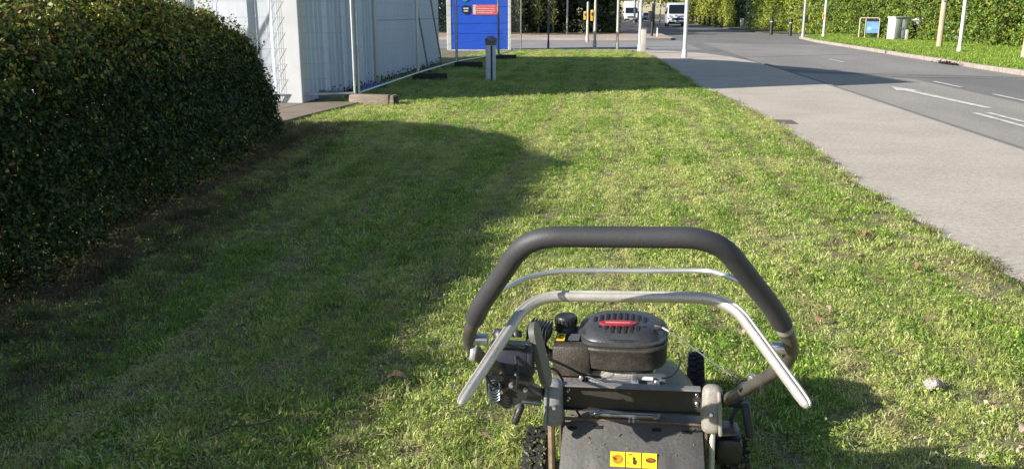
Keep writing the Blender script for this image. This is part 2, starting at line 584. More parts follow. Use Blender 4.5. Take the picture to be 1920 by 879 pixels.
def clump(nb, rad, h0, h1, w, pal, wts, lean=0.6, flat=False):
    """a tuft of bent blades: quad + quad per blade, returns V,Q,C"""
    ang = rng.uniform(0, 2 * np.pi, nb)
    rr = rad * np.sqrt(rng.uniform(0, 1, nb))
    B = np.stack([rr * np.cos(ang), rr * np.sin(ang), np.zeros(nb)], 1)
    h = rng.uniform(h0, h1, nb)
    da = rng.uniform(0, 2 * np.pi, nb)
    D = np.stack([np.cos(da), np.sin(da), np.zeros(nb)], 1)
    S = np.stack([-np.sin(da), np.cos(da), np.zeros(nb)], 1)
    tw = rng.uniform(-0.8, 0.8, nb)[:, None]
    S = unit(S + tw * D)
    ln = (rng.uniform(0.15, 1.0, nb) * lean)[:, None]
    up = np.array([[0, 0, 1.0]])
    ww = (w * rng.uniform(0.6, 1.3, nb))[:, None]
    hh = h[:, None]
    if flat:
        B = B + up * rng.uniform(0.008, 0.03, nb)[:, None]
        mid = B + D * hh * 0.5 + up * 0.004 * rng.uniform(-1, 1, (nb, 1))
        tip = B + D * hh + up * 0.008 * rng.uniform(-1, 1, (nb, 1))
    else:
        mid = B + up * hh * 0.6 + D * hh * ln * 0.35
        tip = B + up * hh * (1.0 - 0.35 * ln) + D * hh * ln
    V = np.stack([B - S * ww * .5, B + S * ww * .5, mid + S * ww * .45, mid - S * ww * .45, tip + S * ww * .12, tip - S * ww * .12], 1).reshape(-1, 3)
    i = np.arange(nb)[:, None] * 6
    Q = np.concatenate([i + np.array([[0, 1, 2, 3]]), i + np.array([[3, 2, 4, 5]])])
    C = pick_cols(nb, pal, wts, 0.25)
    C6 = np.repeat(C, 6, 0).reshape(nb, 6, 3)
    C6[:, 4:] *= 1.1
    return V, Q, C6.reshape(-1, 3)


def rosette(nb, rad, size, pal, wts):
    """broad little leaves of clover and weeds"""
    P = np.stack([rng.normal(0, rad * .5, nb), rng.normal(0, rad * .5, nb), rng.uniform(0.015, 0.032, nb)], 1)
    return leaves(P, np.tile([[0, 0, 1.0]], (nb, 1)), np.full(nb, size), pick_cols(nb, pal, wts, .2), aspect=0.8, spread=0.5)


G = [(0.16, 0.33, 0.032), (0.28, 0.44, 0.055), (0.47, 0.55, 0.115), (0.72, 0.66, 0.39), (0.085, 0.19, 0.02)]
CLUMPS = []
for k in range(3): CLUMPS.append(clump(72, 0.062, 0.010, 0.034, 0.0027, G, [5, 5, 2.4, .7, 3], lean=.9))
for k in range(2): CLUMPS.append(clump(72, 0.062, 0.008, 0.028, 0.0028, G, [1.5, 4, 6, 3.2, .8], lean=1.2))
CLUMPS.append(rosette(46, 0.06, 0.0115, G, [4, 6, 3, .4, 2]))
CLUMPS.append(clump(22, 0.07, 0.010, 0.036, 0.0034, [(0.5, 0.43, 0.24), (0.38, 0.31, 0.15), (0.3, 0.3, 0.1), (0.6, 0.55, 0.4)], [3, 3, 2, 1], flat=True))
CLUMPS.append(clump(40, 0.07, 0.02, 0.075, 0.0035, [(0.15, 0.11, 0.055), (0.1, 0.075, 0.04), (0.24, 0.19, 0.1), (0.07, 0.10, 0.02)], [3, 3, 2, 1.2], lean=1.2))


def scatter(name, P, yaw, scl, cid, clumps, material, tilt=0.12, comb=None):
    """one object: loose points + tuft meshes; geometry nodes put a tuft on every point"""
    n = len(P)
    Vs = [P]; Qs = []; Cs = [np.zeros((n, 3))]
    ids = [cid]; isp = [np.ones(n, bool)]
    off = n
    for k, (V, Q, C) in enumerate(clumps):
        Vs.append(V); Qs.append(Q + off); Cs.append(C)
        ids.append(np.full(len(V), k)); isp.append(np.zeros(len(V), bool))
        off += len(V)
    me = raw_mesh(name, np.concatenate(Vs), np.concatenate(Qs), np.concatenate(Cs))
    tot = off
    def attr(nm, ty, key, arr):
        a = me.attributes.new(nm, ty, 'POINT'); a.data.foreach_set(key, arr)
    attr("cid", 'INT', "value", np.concatenate(ids).astype(np.int32))
    attr("ispt", 'BOOLEAN', "value", np.concatenate(isp))
    rot = np.zeros((tot, 3), np.float32); rot[:n, 2] = yaw
    rot[:n, 0] = rng.normal(0, tilt, n); rot[:n, 1] = rng.normal(0, tilt, n)
    if comb is not None: rot[:n, 0] += comb
    attr("rot", 'FLOAT_VECTOR', "vector", rot.ravel())
    sc = np.ones(tot, np.float32); sc[:n] = scl
    attr("scl", 'FLOAT', "value", sc)
    o = link_mesh(name, me, material)
    ng = bpy.data.node_groups.new(name + "_scatter", 'GeometryNodeTree')
    ng.interface.new_socket("Geometry", in_out='INPUT', socket_type='NodeSocketGeometry')
    ng.interface.new_socket("Geometry", in_out='OUTPUT', socket_type='NodeSocketGeometry')
    N, L = ng.nodes, ng.links
    gi = N.new("NodeGroupInput"); go = N.new("NodeGroupOutput"); jn = N.new("GeometryNodeJoinGeometry")
    def named(nm, ty):
        q = N.new("GeometryNodeInputNamedAttribute"); q.data_type = ty; q.inputs["Name"].default_value = nm
        return q.outputs["Attribute"]
    a_id, a_pt, a_rot, a_scl = named("cid", 'INT'), named("ispt", 'BOOLEAN'), named("rot", 'FLOAT_VECTOR'), named("scl", 'FLOAT')
    s0 = N.new("GeometryNodeSeparateGeometry"); s0.domain = 'POINT'
    L.new(gi.outputs[0], s0.inputs["Geometry"]); L.new(a_pt, s0.inputs["Selection"])
    for k in range(len(clumps)):
        cmp_ = N.new("FunctionNodeCompare"); cmp_.data_type = 'INT'; cmp_.operation = 'EQUAL'
        L.new(a_id, cmp_.inputs[2]); cmp_.inputs[3].default_value = k
        sb = N.new("GeometryNodeSeparateGeometry"); sb.domain = 'POINT'
        L.new(s0.outputs["Inverted"], sb.inputs["Geometry"]); L.new(cmp_.outputs[0], sb.inputs["Selection"])
        ip = N.new("GeometryNodeInstanceOnPoints")
        L.new(s0.outputs["Selection"], ip.inputs["Points"]); L.new(cmp_.outputs[0], ip.inputs["Selection"])
        L.new(sb.outputs["Selection"], ip.inputs["Instance"])
        L.new(a_rot, ip.inputs["Rotation"]); L.new(a_scl, ip.inputs["Scale"])
        L.new(ip.outputs[0], jn.inputs[0])
    L.new(jn.outputs[0], go.inputs[0])
    md = o.modifiers.new("scatter", 'NODES'); md.node_group = ng
    return o


def hedge_face(y):
    return np.interp(y, [-4, 3, 6, 9, 10], [-2.45, -2.85, -3.27, -3.75, -3.92])


def in_poly_slab(x, y):
    return ((x < -3.85 - 0.15 * (12.55 - y)) & (y > 9.6) & (y < 12.6)) | ((x < -4.6) & (y > 9.6))


def grass_points():
    Ps, Ss, Ids = [], [], []
    for y0, y1, dens, s0, s1 in ((1.2, 4.6, 640, .8, 1.15), (4.6, 8.0, 420, .9, 1.25), (8.0, 14.0, 300, .95, 1.35), (14.0, 32.0, 150, 1.15, 1.75)):
        area = (y1 - y0) * 8.6
        n = int(area * dens)
        x = rng.uniform(-6.3, 2.3, n); y = rng.uniform(y0, y1, n)
        P = np.stack([x, y, np.zeros(n)], 1)
        ragged = 0.035 * lump(P, 6.0) + 0.02 * lump(P, 17.0, 3.0)
        keep = (x < edge_x(y) + 0.0 + ragged) & ~in_poly_slab(x, y)
        # thin, dry growth under and along the hedge
        d = x - hedge_face(y)
        under = (y < 10.3) & (d < 0.26 + 0.2 * lump(P, 2.0, 5.0))
        keep &= ~(under & (rng.uniform(size=n) > np.clip(0.30 + 0.35 * d, 0.06, 0.6)))
        # bald, worn patches near the path edge
        bald = (lump(P, 1.6, 9.0) > 0.45) & (x > 1.55 + 0.25 * lump(P, 1.0, 2.0)) & (rng.uniform(size=n) < 0.45)
        keep &= ~bald
        kinds = rng.choice(8, n, p=[.22, .21, .20, .09, .08, .10, .09, .01])
        pch = lump(P, 1.1, 4.0)
        kinds = np.where((pch > 0.35) & (kinds < 3), kinds % 2 + 3, kinds)
        # mown lanes: clippings at the borders; alternate lanes' lighter tufts paint the lean-lit stripes
        kinds = np.where((np.sin(x * 2 * np.pi / 0.46 + 0.6 * np.sin(y * .35)) > 0.75) & (rng.uniform(size=n) < 0.45), 6, kinds)
        kinds = np.where((np.sin(x * 2 * np.pi / 0.92 + 0.3 * np.sin(y * .35)) > 0.1) & (kinds < 3) & (rng.uniform(size=n) < 0.72), 3 + kinds % 2, kinds)
        kinds = np.where(under, 7, kinds)
        kinds = np.where((d < 0.75) & (y < 10.4) & (rng.uniform(size=n) < 0.25), 7, kinds)
        kinds = np.where((x > edge_x(y) - 0.12) & (rng.uniform(size=n) < 0.12), 7, kinds)
        s = rng.uniform(s0, s1, n) * (1 + 0.25 * lump(P, 2.2, 7.0))
        P[:, 2] = 0.002
        Ps.append(P[keep]); Ss.append(s[keep]); Ids.append(kinds[keep])
    return np.concatenate(Ps), np.concatenate(Ss), np.concatenate(Ids)


P_, S_, I_ = grass_points()
lane = np.sign(np.sin(P_[:, 0] * 2 * np.pi / 0.92 + .25 * np.sin(P_[:, 1] * .4) + .5))
go_ = scatter("grass", P_, rng.uniform(0, 6.28, len(P_)), S_, I_, CLUMPS, M_grass, comb=lane * .3)
setp(go_, "short mown grass of the strip between hedge and footpath", "grass", kind="stuff")

# verge grass across the street
n = 9000
x = rng.uniform(9.9, 19, n); y = rng.uniform(14, 57, n)
keep = (x > np.interp(y, [14, 24, 44, 50, 53.6, 56.5], [9.9, 9.95, 10.45, 11.0, 12.4, 16.5])) & ~((y > 45) & (y < 51.5) & (x > 13.2))
P_ = np.stack([x, y, np.full(n, 0.048)], 1)[keep]
CL2 = [clump(40, 0.10, 0.02, 0.05, 0.008, [(0.15, 0.26, 0.025), (0.22, 0.32, 0.04), (0.3, 0.34, 0.07)], [3, 4, 1]) for k in range(3)]
vg = scatter("grass", P_, rng.uniform(0, 6.28, len(P_)), rng.uniform(1.2, 2.2, len(P_)), rng.integers(0, 3, len(P_)), CL2, leaf_mat("verge_blades", .5, .3))
setp(vg, "bright green grass on the far roadside verge", "grass", kind="stuff")
# ------------------------------------------------------------------ hedges and trees
M_hleaf = leaf_mat("hedge_leaves", rough=0.5, trans=0.2, spec=0.22)
M_tleaf = leaf_mat("tree_leaves", rough=0.5, trans=0.3)
M_twig = mat("twigs", (0.10, 0.075, 0.055), 0.9, col2=(0.06, 0.045, 0.035), scale=20)
M_bark = mat("bark", (0.12, 0.095, 0.07), 0.95, col2=(0.06, 0.05, 0.04), scale=8, bump=0.8, bscale=20, stretch=(1, 1, .25))


def twig_mesh(name, A, B, rad, bend=0.15):
    """many thin three-sided bent sticks from A to B"""
    n = len(A)
    d = unit(B - A)
    s = unit(np.cross(d, rng.normal(size=(n, 3))))
    t = np.cross(d, s)
    M_ = (A + B) / 2 + (rng.normal(size=(n, 3))) * bend * np.linalg.norm(B - A, axis=1, keepdims=True)
    V = []
    for P, q in ((A, 1.0), (M_, .75), (B, .35)):
        for k in range(3):
            a = 2 * np.pi * k / 3
            V.append(P + (s * np.cos(a) + t * np.sin(a)) * (rad * q)[:, None])
    V = np.stack(V, 1).reshape(-1, 3)
    i = np.arange(n)[:, None] * 9
    Q = []
    for lv in (0, 3):
        for k in range(3):
            k2 = (k + 1) % 3
            Q.append(i + np.array([[lv + k, lv + k2, lv + 3 + k2, lv + 3 + k]]))
    return raw_mesh(name, V, np.concatenate(Q), smooth=True)


# clipped garden hedge beside the grass
def hedge_f(P):
    """signed distance-like field of the hedge body: negative inside"""
    x, y, z = P[:, 0], P[:, 1], P[:, 2]
    d = np.clip(hedge_face(y) - x, 0, 3)
    zs = np.interp(y, [-4, 2, 4, 5.9, 7.0, 8.2, 9.4], [1.08, 1.10, 1.24, 1.47, 1.38, 1.20, 0.85])
    ztop = zs + 0.22 * np.minimum(d, 1.4) - 0.5 * np.clip(d - 1.4, 0, 3)
    s1 = x - hedge_face(y) - 0.16 * np.clip(z - .75, -0.75, 0)  * -1.0 * 0.6
    s2 = (z - ztop) * 0.88
    s3 = (y - 9.5) + 0.55 * np.clip(z - 0.75, 0, 2) ** 1.5
    s4 = hedge_face(y) - 2.05 - x
    k = 0.13
    sd = k * np.log(np.exp(s1 / k) + np.exp(s2 / k) + np.exp(s3 / (k * 2.2)) + np.exp(s4 / k))
    return sd - 0.05 * lump(P, 1.7, 1.0) - 0.04 * lump(P, 4.5, 2.0) - 0.03 * lump(P, 11.0, 4.0)


def grad(f, P, h=0.02):
    g_ = np.zeros_like(P)
    f0 = f(P)
    for k in range(3):
        Q = P.copy(); Q[:, k] += h
        g_[:, k] = f(Q) - f0
    return unit(g_)


n = 3400000
P = np.stack([rng.uniform(-5.6, -2.0, n), np.where(rng.uniform(size=n) < .12, rng.uniform(-3.0, 1.6, n), rng.uniform(1.6, 10.1, n)), rng.uniform(0.05, 1.95, n)], 1)
fv = hedge_f(P)
ok = (fv < 0.015) & (fv > -0.24)
P = P[ok]; fv = fv[ok]
vis = (P[:, 0] - hedge_face(P[:, 1]) + 1.0 > -0.7) | (P[:, 2] > 1.2)
P = P[vis]; fv = fv[vis]
low = P[:, 2] < 0.42
keep = ~(low & (rng.uniform(size=len(P)) > 0.55 + 1.1 * P[:, 2]))
P = P[keep]; fv = fv[keep]
if len(P) > 380000:
    P = P[:380000]; fv = fv[:380000]
Ng = grad(hedge_f, P)
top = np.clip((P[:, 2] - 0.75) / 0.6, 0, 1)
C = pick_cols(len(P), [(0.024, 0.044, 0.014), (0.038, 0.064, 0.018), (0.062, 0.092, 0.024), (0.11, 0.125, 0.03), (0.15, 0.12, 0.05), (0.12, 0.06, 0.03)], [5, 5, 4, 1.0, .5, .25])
sun_tint = (rng.uniform(size=len(P)) < 0.8 * np.clip(top * 1.25 - .25, 0, 1) * (fv > -0.12)) 
C[sun_tint] = pick_cols(int(sun_tint.sum()), [(0.25, 0.27, 0.045), (0.40, 0.36, 0.07), (0.42, 0.26, 0.07), (0.32, 0.14, 0.055), (0.18, 0.24, 0.04)], [5, 3, 1.4, .8, 5])  # brighter warm leaf colours paint the sunlit band along the hedge top
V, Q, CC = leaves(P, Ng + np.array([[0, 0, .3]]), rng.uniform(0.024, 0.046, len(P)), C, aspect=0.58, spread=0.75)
# coarse inner leaves that close the hedge
n2 = 26000
Pi = np.stack([rng.uniform(-5.6, -2.2, n2 * 3), rng.uniform(-3.0, 9.6, n2 * 3), rng.uniform(0.02, 1.7, n2 * 3)], 1)
fi = hedge_f(Pi)
Pi = Pi[(fi < -.2) & (fi > -.5)][:n2]
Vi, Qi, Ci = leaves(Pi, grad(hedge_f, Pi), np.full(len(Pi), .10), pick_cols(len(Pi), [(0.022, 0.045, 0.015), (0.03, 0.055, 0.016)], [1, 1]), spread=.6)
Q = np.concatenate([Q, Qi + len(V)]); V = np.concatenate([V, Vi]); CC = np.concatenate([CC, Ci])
hedge = thing("garden_hedge", "tall dense clipped hedge with glossy dark leaves in shade on the left", "hedge", (-3.6, 4, 0))
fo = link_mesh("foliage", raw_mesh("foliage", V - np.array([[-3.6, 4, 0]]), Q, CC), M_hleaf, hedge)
# stray shoots
n = 900
y = rng.uniform(-1, 9.7, n); th_ = rng.uniform(0.15, 2.4, n)
P0 = np.stack([hedge_face(y) - 1.0 + 0.92 * np.cos(th_), y, np.clip(1.6 * np.sin(th_) ** .6, .3, 1.7)], 1)
f0 = hedge_f(P0)
P0 = P0[(f0 < 0.0) & (f0 > -0.25)]
N0 = grad(hedge_f, P0)
tipv = P0 + unit(N0 + np.array([[0, 0, .7]]) + .6 * rng.normal(size=P0.shape)) * rng.uniform(.10, .30, (len(P0), 1))
tw = twig_mesh("shoots", P0 - np.array([[-3.6, 4, 0]]), tipv - np.array([[-3.6, 4, 0]]), np.full(len(P0), 0.0022), .08)
o = link_mesh("shoots", tw, M_twig, hedge); o["kind"] = "stuff"
Ls, Ln = [], []
for k in range(5):
    t = rng.uniform(.35, 1.05, (len(P0), 1))
    Ls.append(P0 + (tipv - P0) * t + rng.normal(0, .012, P0.shape)); Ln.append(N0)
Ls = np.concatenate(Ls)
V, Q, CC = leaves(Ls, np.concatenate(Ln), np.full(len(Ls), 0.03), pick_cols(len(Ls), [(0.04, 0.08, 0.02), (0.09, 0.12, 0.025), (0.16, 0.16, 0.03)], [4, 2, 1]), spread=.9)
o = link_mesh("shoot_leaves", raw_mesh("shoot_leaves", V - np.array([[-3.6, 4, 0]]), Q, CC), M_hleaf, hedge); o["kind"] = "stuff"
# shoots added to brighten the top: sun-tilted, with warm colours painting the sunlit band
tp_ = np.flatnonzero((fv > -.06) & (Ng[:, 2] > .45) & (P[:, 1] > 1.2))
tp_ = rng.choice(tp_, min(2600, len(tp_)), replace=False)
A = P[tp_]
B = A + unit(np.array([[0, 0, 1.0]]) + .45 * Ng[tp_] + .5 * rng.normal(size=A.shape)) * rng.uniform(.04, .17, (len(A), 1))
o = link_mesh("top_shoots", twig_mesh("top_shoots", A - np.array([[-3.6, 4, 0]]), B - np.array([[-3.6, 4, 0]]), np.full(len(A), .0018), .1), M_twig, hedge); o["kind"] = "stuff"
Ls = np.concatenate([A + (B - A) * rng.uniform(.2, 1.05, (len(A), 1)) + rng.normal(0, .012, A.shape) for k in range(7)])
V, Q, CC = leaves(Ls, np.tile([[-.5, -.4, .8]], (len(Ls), 1)), rng.uniform(.022, .042, len(Ls)), pick_cols(len(Ls), [(0.16, 0.21, 0.035), (0.30, 0.31, 0.055), (0.40, 0.32, 0.075), (0.36, 0.18, 0.06), (0.08, 0.13, 0.025)], [4, 4, 2, 1, 2]), spread=.9)
o = link_mesh("top_shoot_leaves", raw_mesh("top_shoot_leaves", V - np.array([[-3.6, 4, 0]]), Q, CC), M_hleaf, hedge); o["kind"] = "stuff"
# fine grey twigs showing between the leaves
n = 5200
Pt = np.stack([rng.uniform(-5.2, -2.2, n * 6), rng.uniform(1.0, 9.6, n * 6), rng.uniform(0.08, 1.75, n * 6)], 1)
ft = hedge_f(Pt)
Pt = Pt[(ft < 0.01) & (ft > -.10)][:n]
Bt = Pt + unit(grad(hedge_f, Pt) * .35 + rng.normal(size=Pt.shape) + np.array([[0, 0, .5]])) * rng.uniform(.05, .20, (len(Pt), 1))
o = link_mesh("twigs", twig_mesh("twigs", Pt - np.array([[-3.6, 4, 0]]), Bt - np.array([[-3.6, 4, 0]]), rng.uniform(.0012, .003, len(Pt)), .1), mat("grey_twigs", (0.13, 0.11, 0.085), .9, col2=(.08, .065, .05), scale=10), hedge); o["kind"] = "stuff"
# bare stems low down
n = 420
y = rng.uniform(-1, 8.4, n)
A = np.stack([hedge_face(y) - rng.uniform(.05, 1.1, n), y, np.zeros(n)], 1)
B = A + np.stack([rng.normal(0, .25, n), rng.normal(0, .25, n), rng.uniform(.3, .8, n)], 1)
B[:, 0] = np.minimum(B[:, 0], hedge_face(B[:, 1]) - .08)
o = link_mesh("stems", twig_mesh("stems", A - np.array([[-3.6, 4, 0]]), B - np.array([[-3.6, 4, 0]]), rng.uniform(.003, .012, n), .1), M_twig, hedge); o["kind"] = "stuff"
# dead grass and fallen twigs along the hedge foot
n = 2600
y = rng.uniform(1.5, 10.2, n)
A = np.stack([hedge_face(y) + rng.normal(0.05, .33, n), y, rng.uniform(.01, .05, n)], 1)
B = A + np.stack([rng.normal(0, .07, n), rng.normal(0, .07, n), np.abs(rng.normal(0.01, .035, n))], 1)
tl = link_mesh("dry_undergrowth", twig_mesh("dry_undergrowth", A, B, rng.uniform(.0012, .003, n), .12), mat("dead_stalks", (0.15, 0.12, 0.085), 0.95, col2=(0.09, 0.07, 0.05), scale=3, world_space=True))
setp(tl, "dry dead stalks and twigs along the foot of the hedge", "undergrowth", kind="stuff")


def hedge_run(name, label, line, width, height, size, pal, wts, nleaf, depth=0.5, stem=True, rough=0.12, group=None):
    """hedge along a polyline (x,y): box-like volume of leaves with a lumpy outline"""
    line = [Vector((a, b, 0)) for a, b in line]
    seg = [(line[i], line[i + 1]) for i in range(len(line) - 1)]
    ln = np.array([(b - a).length for a, b in seg])
    root = thing(name, label, "hedge", line[0], 0, group)
    O = np.array([[line[0].x, line[0].y, 0]])
    allP, allN = [], []
    for (a, b), l in zip(seg, ln):
        m = int(nleaf * l / ln.sum())
        d = (b - a).normalized(); s_ = Vector((d.y, -d.x, 0))
        t = rng.uniform(0, l, m)
        # perimeter coordinate: two sides and top
        per = rng.uniform(0, 2 * height + width, m)
        inn = depth * rng.uniform(0, 1, m) ** 1.6
        side = np.where(per < height, -1, np.where(per < 2 * height, 1, 0))
        z = np.where(per < height, per, np.where(per < 2 * height, per - height, height - inn))
        off = np.where(side == 0, per - 2 * height - width / 2, side * (width / 2 - inn))
        base = np.array([[a.x, a.y, 0]]) + t[:, None] * np.array([[d.x, d.y, 0]])
        Pm = base + off[:, None] * np.array([[s_.x, s_.y, 0]]) + z[:, None] * np.array([[0, 0, 1.0]])
        Nn = side[:, None] * np.array([[s_.x, s_.y, 0]]) + (side == 0)[:, None] * np.array([[0, 0, 1.0]])
        Pm = Pm + Nn * (rough * 1.5 * lump(Pm, 1.3, 3.0) + rough * lump(Pm, 3.7, 1.0))[:, None]
        allP.append(Pm); allN.append(Nn.astype(float))
    Pm = np.concatenate(allP); Nn = np.concatenate(allN)
    gap = lump(Pm, 2.4, 6.0) > 0.5
    Pm, Nn = Pm[~gap], Nn[~gap]
    C = pick_cols(len(Pm), pal, wts, .25) * (1 + .18 * lump(Pm, .8, 2.0))[:, None]
    V, Q, CC = leaves(Pm, Nn + np.array([[0, 0, .35]]), np.full(len(Pm), size), C, aspect=.6, spread=.7)
    k = rng.integers(0, len(Pm), len(Pm) // 5)
    Vi, Qi, Ci = leaves(Pm[k] - Nn[k] * rng.uniform(.15, .6, (len(k), 1)), Nn[k], np.full(len(k), size * 2.6), C[k], spread=.5)
    Q = np.concatenate([Q, Qi + len(V)]); V = np.concatenate([V, Vi]); CC = np.concatenate([CC, Ci])
    f = link_mesh("foliage", raw_mesh("foliage", V - O, Q, CC), M_tleaf, root)
    if stem:
        n = int(ln.sum() * 5)
        i = rng.integers(0, len(Pm), n)
        A = Pm[i].copy(); A[:, 2] = 0; A[:, :2] -= Nn[i][:, :2] * .2
        B = Pm[i] - Nn[i] * .15
        o = link_mesh("stems", twig_mesh("stems", A - O, B - O, rng.uniform(.01, .03, n), .05), M_twig, root)
        o["kind"] = "stuff"
    return root


GL = [(0.075, 0.14, 0.018), (0.14, 0.22, 0.025), (0.23, 0.29, 0.035), (0.32, 0.32, 0.05), (0.26, 0.19, 0.05)]
hedge_run("roadside_hedge", "tall leafy mixed hedge behind the far verge and grey cabinet", [(17.6, 22), (16.6, 34), (15.1, 54), (14.4, 60)], 1.8, 3.4, 0.115, GL, [8, 5, 3, 1, .8], 110000, .7, rough=.28)
hedge_run("roadside_hedge", "smooth light green hedge behind the two dark roadside bollards", [(14.3, 60.5), (13.2, 78)], 1.6, 3.2, 0.15, GL, [1, 4, 6, 4, .2], 20000, .5, rough=.15)
hedge_run("roadside_hedge", "dark green hedge block behind the short pale roadside post", [(13.9, 79.5), (13.2, 88)], 1.8, 4.4, 0.18, [(0.02, 0.04, 0.015), (0.03, 0.055, 0.02)], [1, 1], 12000, .6, rough=.15)
hedge_run("roadside_hedge", "pale yellow-green hedge beyond the dark hedge block", [(12.8, 88.5), (12.3, 101)], 1.6, 3.2, 0.2, GL, [1, 3, 5, 6, .4], 9000, .5, rough=.15)
hedge_run("roadside_hedge", "most distant yellowish hedge behind the row of short posts", [(11.9, 102), (11.2, 128)], 2.0, 3.6, 0.26, GL, [1, 2, 5, 7, 1], 9000, .5, rough=.4)
# low dark shrubbery across the side road
hedge_run("dark_shrubbery", "dark shrubs beyond the side road behind the thin poles", [(-22, 58.6), (-5.8, 58.6), (0.2, 59.0)], 2.2, 3.0, 0.2, [(0.018, 0.035, 0.012), (0.03, 0.05, 0.015), (0.05, 0.07, 0.02)], [4, 3, 1], 26000, .8, rough=.45)
hedge_run("dark_shrubbery", "dark hedge lining the left side of the distant street", [(-0.6, 61), (-0.4, 90), (0.2, 130)], 1.6, 3.2, 0.2, [(0.018, 0.035, 0.012), (0.03, 0.05, 0.015), (0.05, 0.08, 0.02)], [4, 3, 1], 26000, .7, rough=.35)


def tree(name, label, loc, h, crown_r, nleaf, size, pal, wts, base_h=2.5, seed=0, group=None, trunk_r=.22):
    root = thing(name, label, "tree", loc, 0, group)
    rd = random.Random(seed)
    m = MB()
    p = [Vector((0, 0, -.1))]
    for k in range(1, 7):
        p.append(Vector((rd.uniform(-.12, .12) * k, rd.uniform(-.12, .12) * k, h * .8 * k / 6)))
    m.tube(smooth_path(p, 3), [trunk_r * (1 - .8 * i / 18) for i in range(19)], 8)
    blobs = []
    for k in range(11):
        a = k * 2.4 + rd.uniform(-.4, .4)
        q = rd.uniform(.25, .95)
        st = p[2] + (p[-1] - p[2]) * q
        en = Vector((math.cos(a) * crown_r * rd.uniform(.45, .85), math.sin(a) * crown_r * rd.uniform(.45, .85), base_h + (h - base_h) * min(1, q + rd.uniform(.0, .2)) * .88))
        m.tube(smooth_path([st, (st + en) / 2 + Vector((0, 0, .25)), en], 4), [trunk_r * .35 * (1 - .8 * i / 8) for i in range(9)], 6)
        blobs.append((en, crown_r * rd.uniform(.28, .5)))
    blobs.append((p[-1], crown_r * .5))
    m.build("trunk", M_bark, root)
    Ps, Ns = [], []
    for c, r_ in blobs:
        k = int(nleaf / len(blobs))
        u = unit(rng.normal(size=(k, 3)))
        rr_ = r_ * rng.uniform(.35, 1, (k, 1)) ** .5 * (1 + .3 * lump(u * 2 + np.array([[c.x, c.y, c.z]]), 1.5)[:, None])
        Ps.append(np.array([[c.x, c.y, c.z]]) + u * rr_ * np.array([[1, 1, .75]])); Ns.append(u)
    Ps = np.concatenate(Ps); Ns = np.concatenate(Ns)
    V, Q, CC = leaves(Ps, Ns + np.array([[0, 0, .4]]), np.full(len(Ps), size), pick_cols(len(Ps), pal, wts, .25), aspect=.6, spread=.8)
    link_mesh("crown", raw_mesh("crown", V, Q, CC), M_tleaf, root)
    return root


DK = [(0.025, 0.05, 0.015), (0.04, 0.075, 0.018), (0.07, 0.11, 0.02)]
for k, (x, y, h, cr) in enumerate([(-13, 50.5, 9, 3.6)]):  # unseen tree, added to cast shade on the shrubs across the side road
    tree("added_shade_tree", "unseen broadleaf tree added behind the blue hut to shade the shrubs", (x, y, 0), h, cr, 7000, .26, DK, [3, 3, 2], 2.2, k, "unseen trees added for shade")
for k, (x, y, h, cr) in enumerate([(-3.0, 61.5, 9, 4.2), (-1.2, 69, 9, 4.0), (-1.8, 80, 9, 4.2), (-1.8, 93, 9, 4.2), (-2.0, 108, 9, 4.2)]):
    tree("roadside_tree", ["tree rising from the dark shrubs across the side road", "dark tree on the left of the distant street, nearest to the junction", "second dark tree on the left of the distant street", "third dark tree on the left of the distant street", "farthest dark tree on the left of the distant street"][k], (x, y, 0), h, cr, 7000, .28, DK, [3, 3, 2], 2.4, 20 + k, "trees lining the left of the distant street")
YL = [(0.14, 0.18, 0.03), (0.22, 0.24, 0.04), (0.3, 0.28, 0.05), (0.08, 0.13, 0.02)]
for k, (x, y, h, cr) in enumerate([(11.8, 140, 9, 4.5), (8.0, 230, 12, 7), (0.0, 236, 13, 8), (16, 215, 12, 7), (25, 226, 13, 8), (-8, 215, 12, 7), (33, 205, 12, 7)]):
    tree("distant_tree", ["pale tree beside the street just past the row of short posts", "pale green tree behind the van at the far end of the street", "large pale tree closing the far end of the street above the truck", "pale tree right of the far end of the street", "tall pale tree far off behind the roadside hedges", "pale tree left of the far end of the street", "rightmost pale tree far off behind the roadside hedges"][k], (x, y, 0), h, cr, 4500, .5, YL, [3, 3, 2, 2], 1.2, 40 + k, "trees closing the far end of the street")
# spiky pale-leaved plants at the edge of the shrubbery
for k, (x, y) in enumerate([(-6.2, 57.2), (-4.9, 57.3), (-3.9, 57.2), (-7.4, 57.2)]):
    root = thing("spiky_shrub", "%s light spiky-leaved shrub beside the blue hut before the dark shrubs" % ["second", "third", "rightmost", "leftmost"][k], "shrub", (x, y, 0.06), 0, "spiky shrubs across the side road")
    n = 110
    a = rng.uniform(0, 6.28, n); zc = rng.uniform(.5, 2.5, n)
    A = np.stack([.12 * np.cos(a), .12 * np.sin(a), zc], 1)
    D = np.stack([np.cos(a), np.sin(a), rng.uniform(-.5, .9, n)], 1)
    B = A + D * rng.uniform(.3, .75, (n, 1))
    S = unit(np.cross(D, np.array([[0, 0, 1.0]]))) * .035
    Mi = (A + B) / 2 + np.array([[0, 0, .1]])
    V = np.stack([A - S, A + S, Mi + S, Mi - S, B + S * .1, B - S * .1], 1).reshape(-1, 3)
    i = np.arange(n)[:, None] * 6
    Q = np.concatenate([i + np.array([[0, 1, 2, 3]]), i + np.array([[3, 2, 4, 5]])])
    link_mesh("foliage", raw_mesh("foliage", V, Q, np.repeat(pick_cols(n, [(0.22, 0.26, 0.08), (0.32, 0.3, 0.12), (0.1, 0.15, 0.04)], [3, 2, 2]), 6, 0)), M_tleaf, root)
    MB().tube([(0, 0, 0), (.05, 0, 1.2), (0, .05, 2.4)], [.07, .06, .03], 7).build("trunk", M_bark, root)

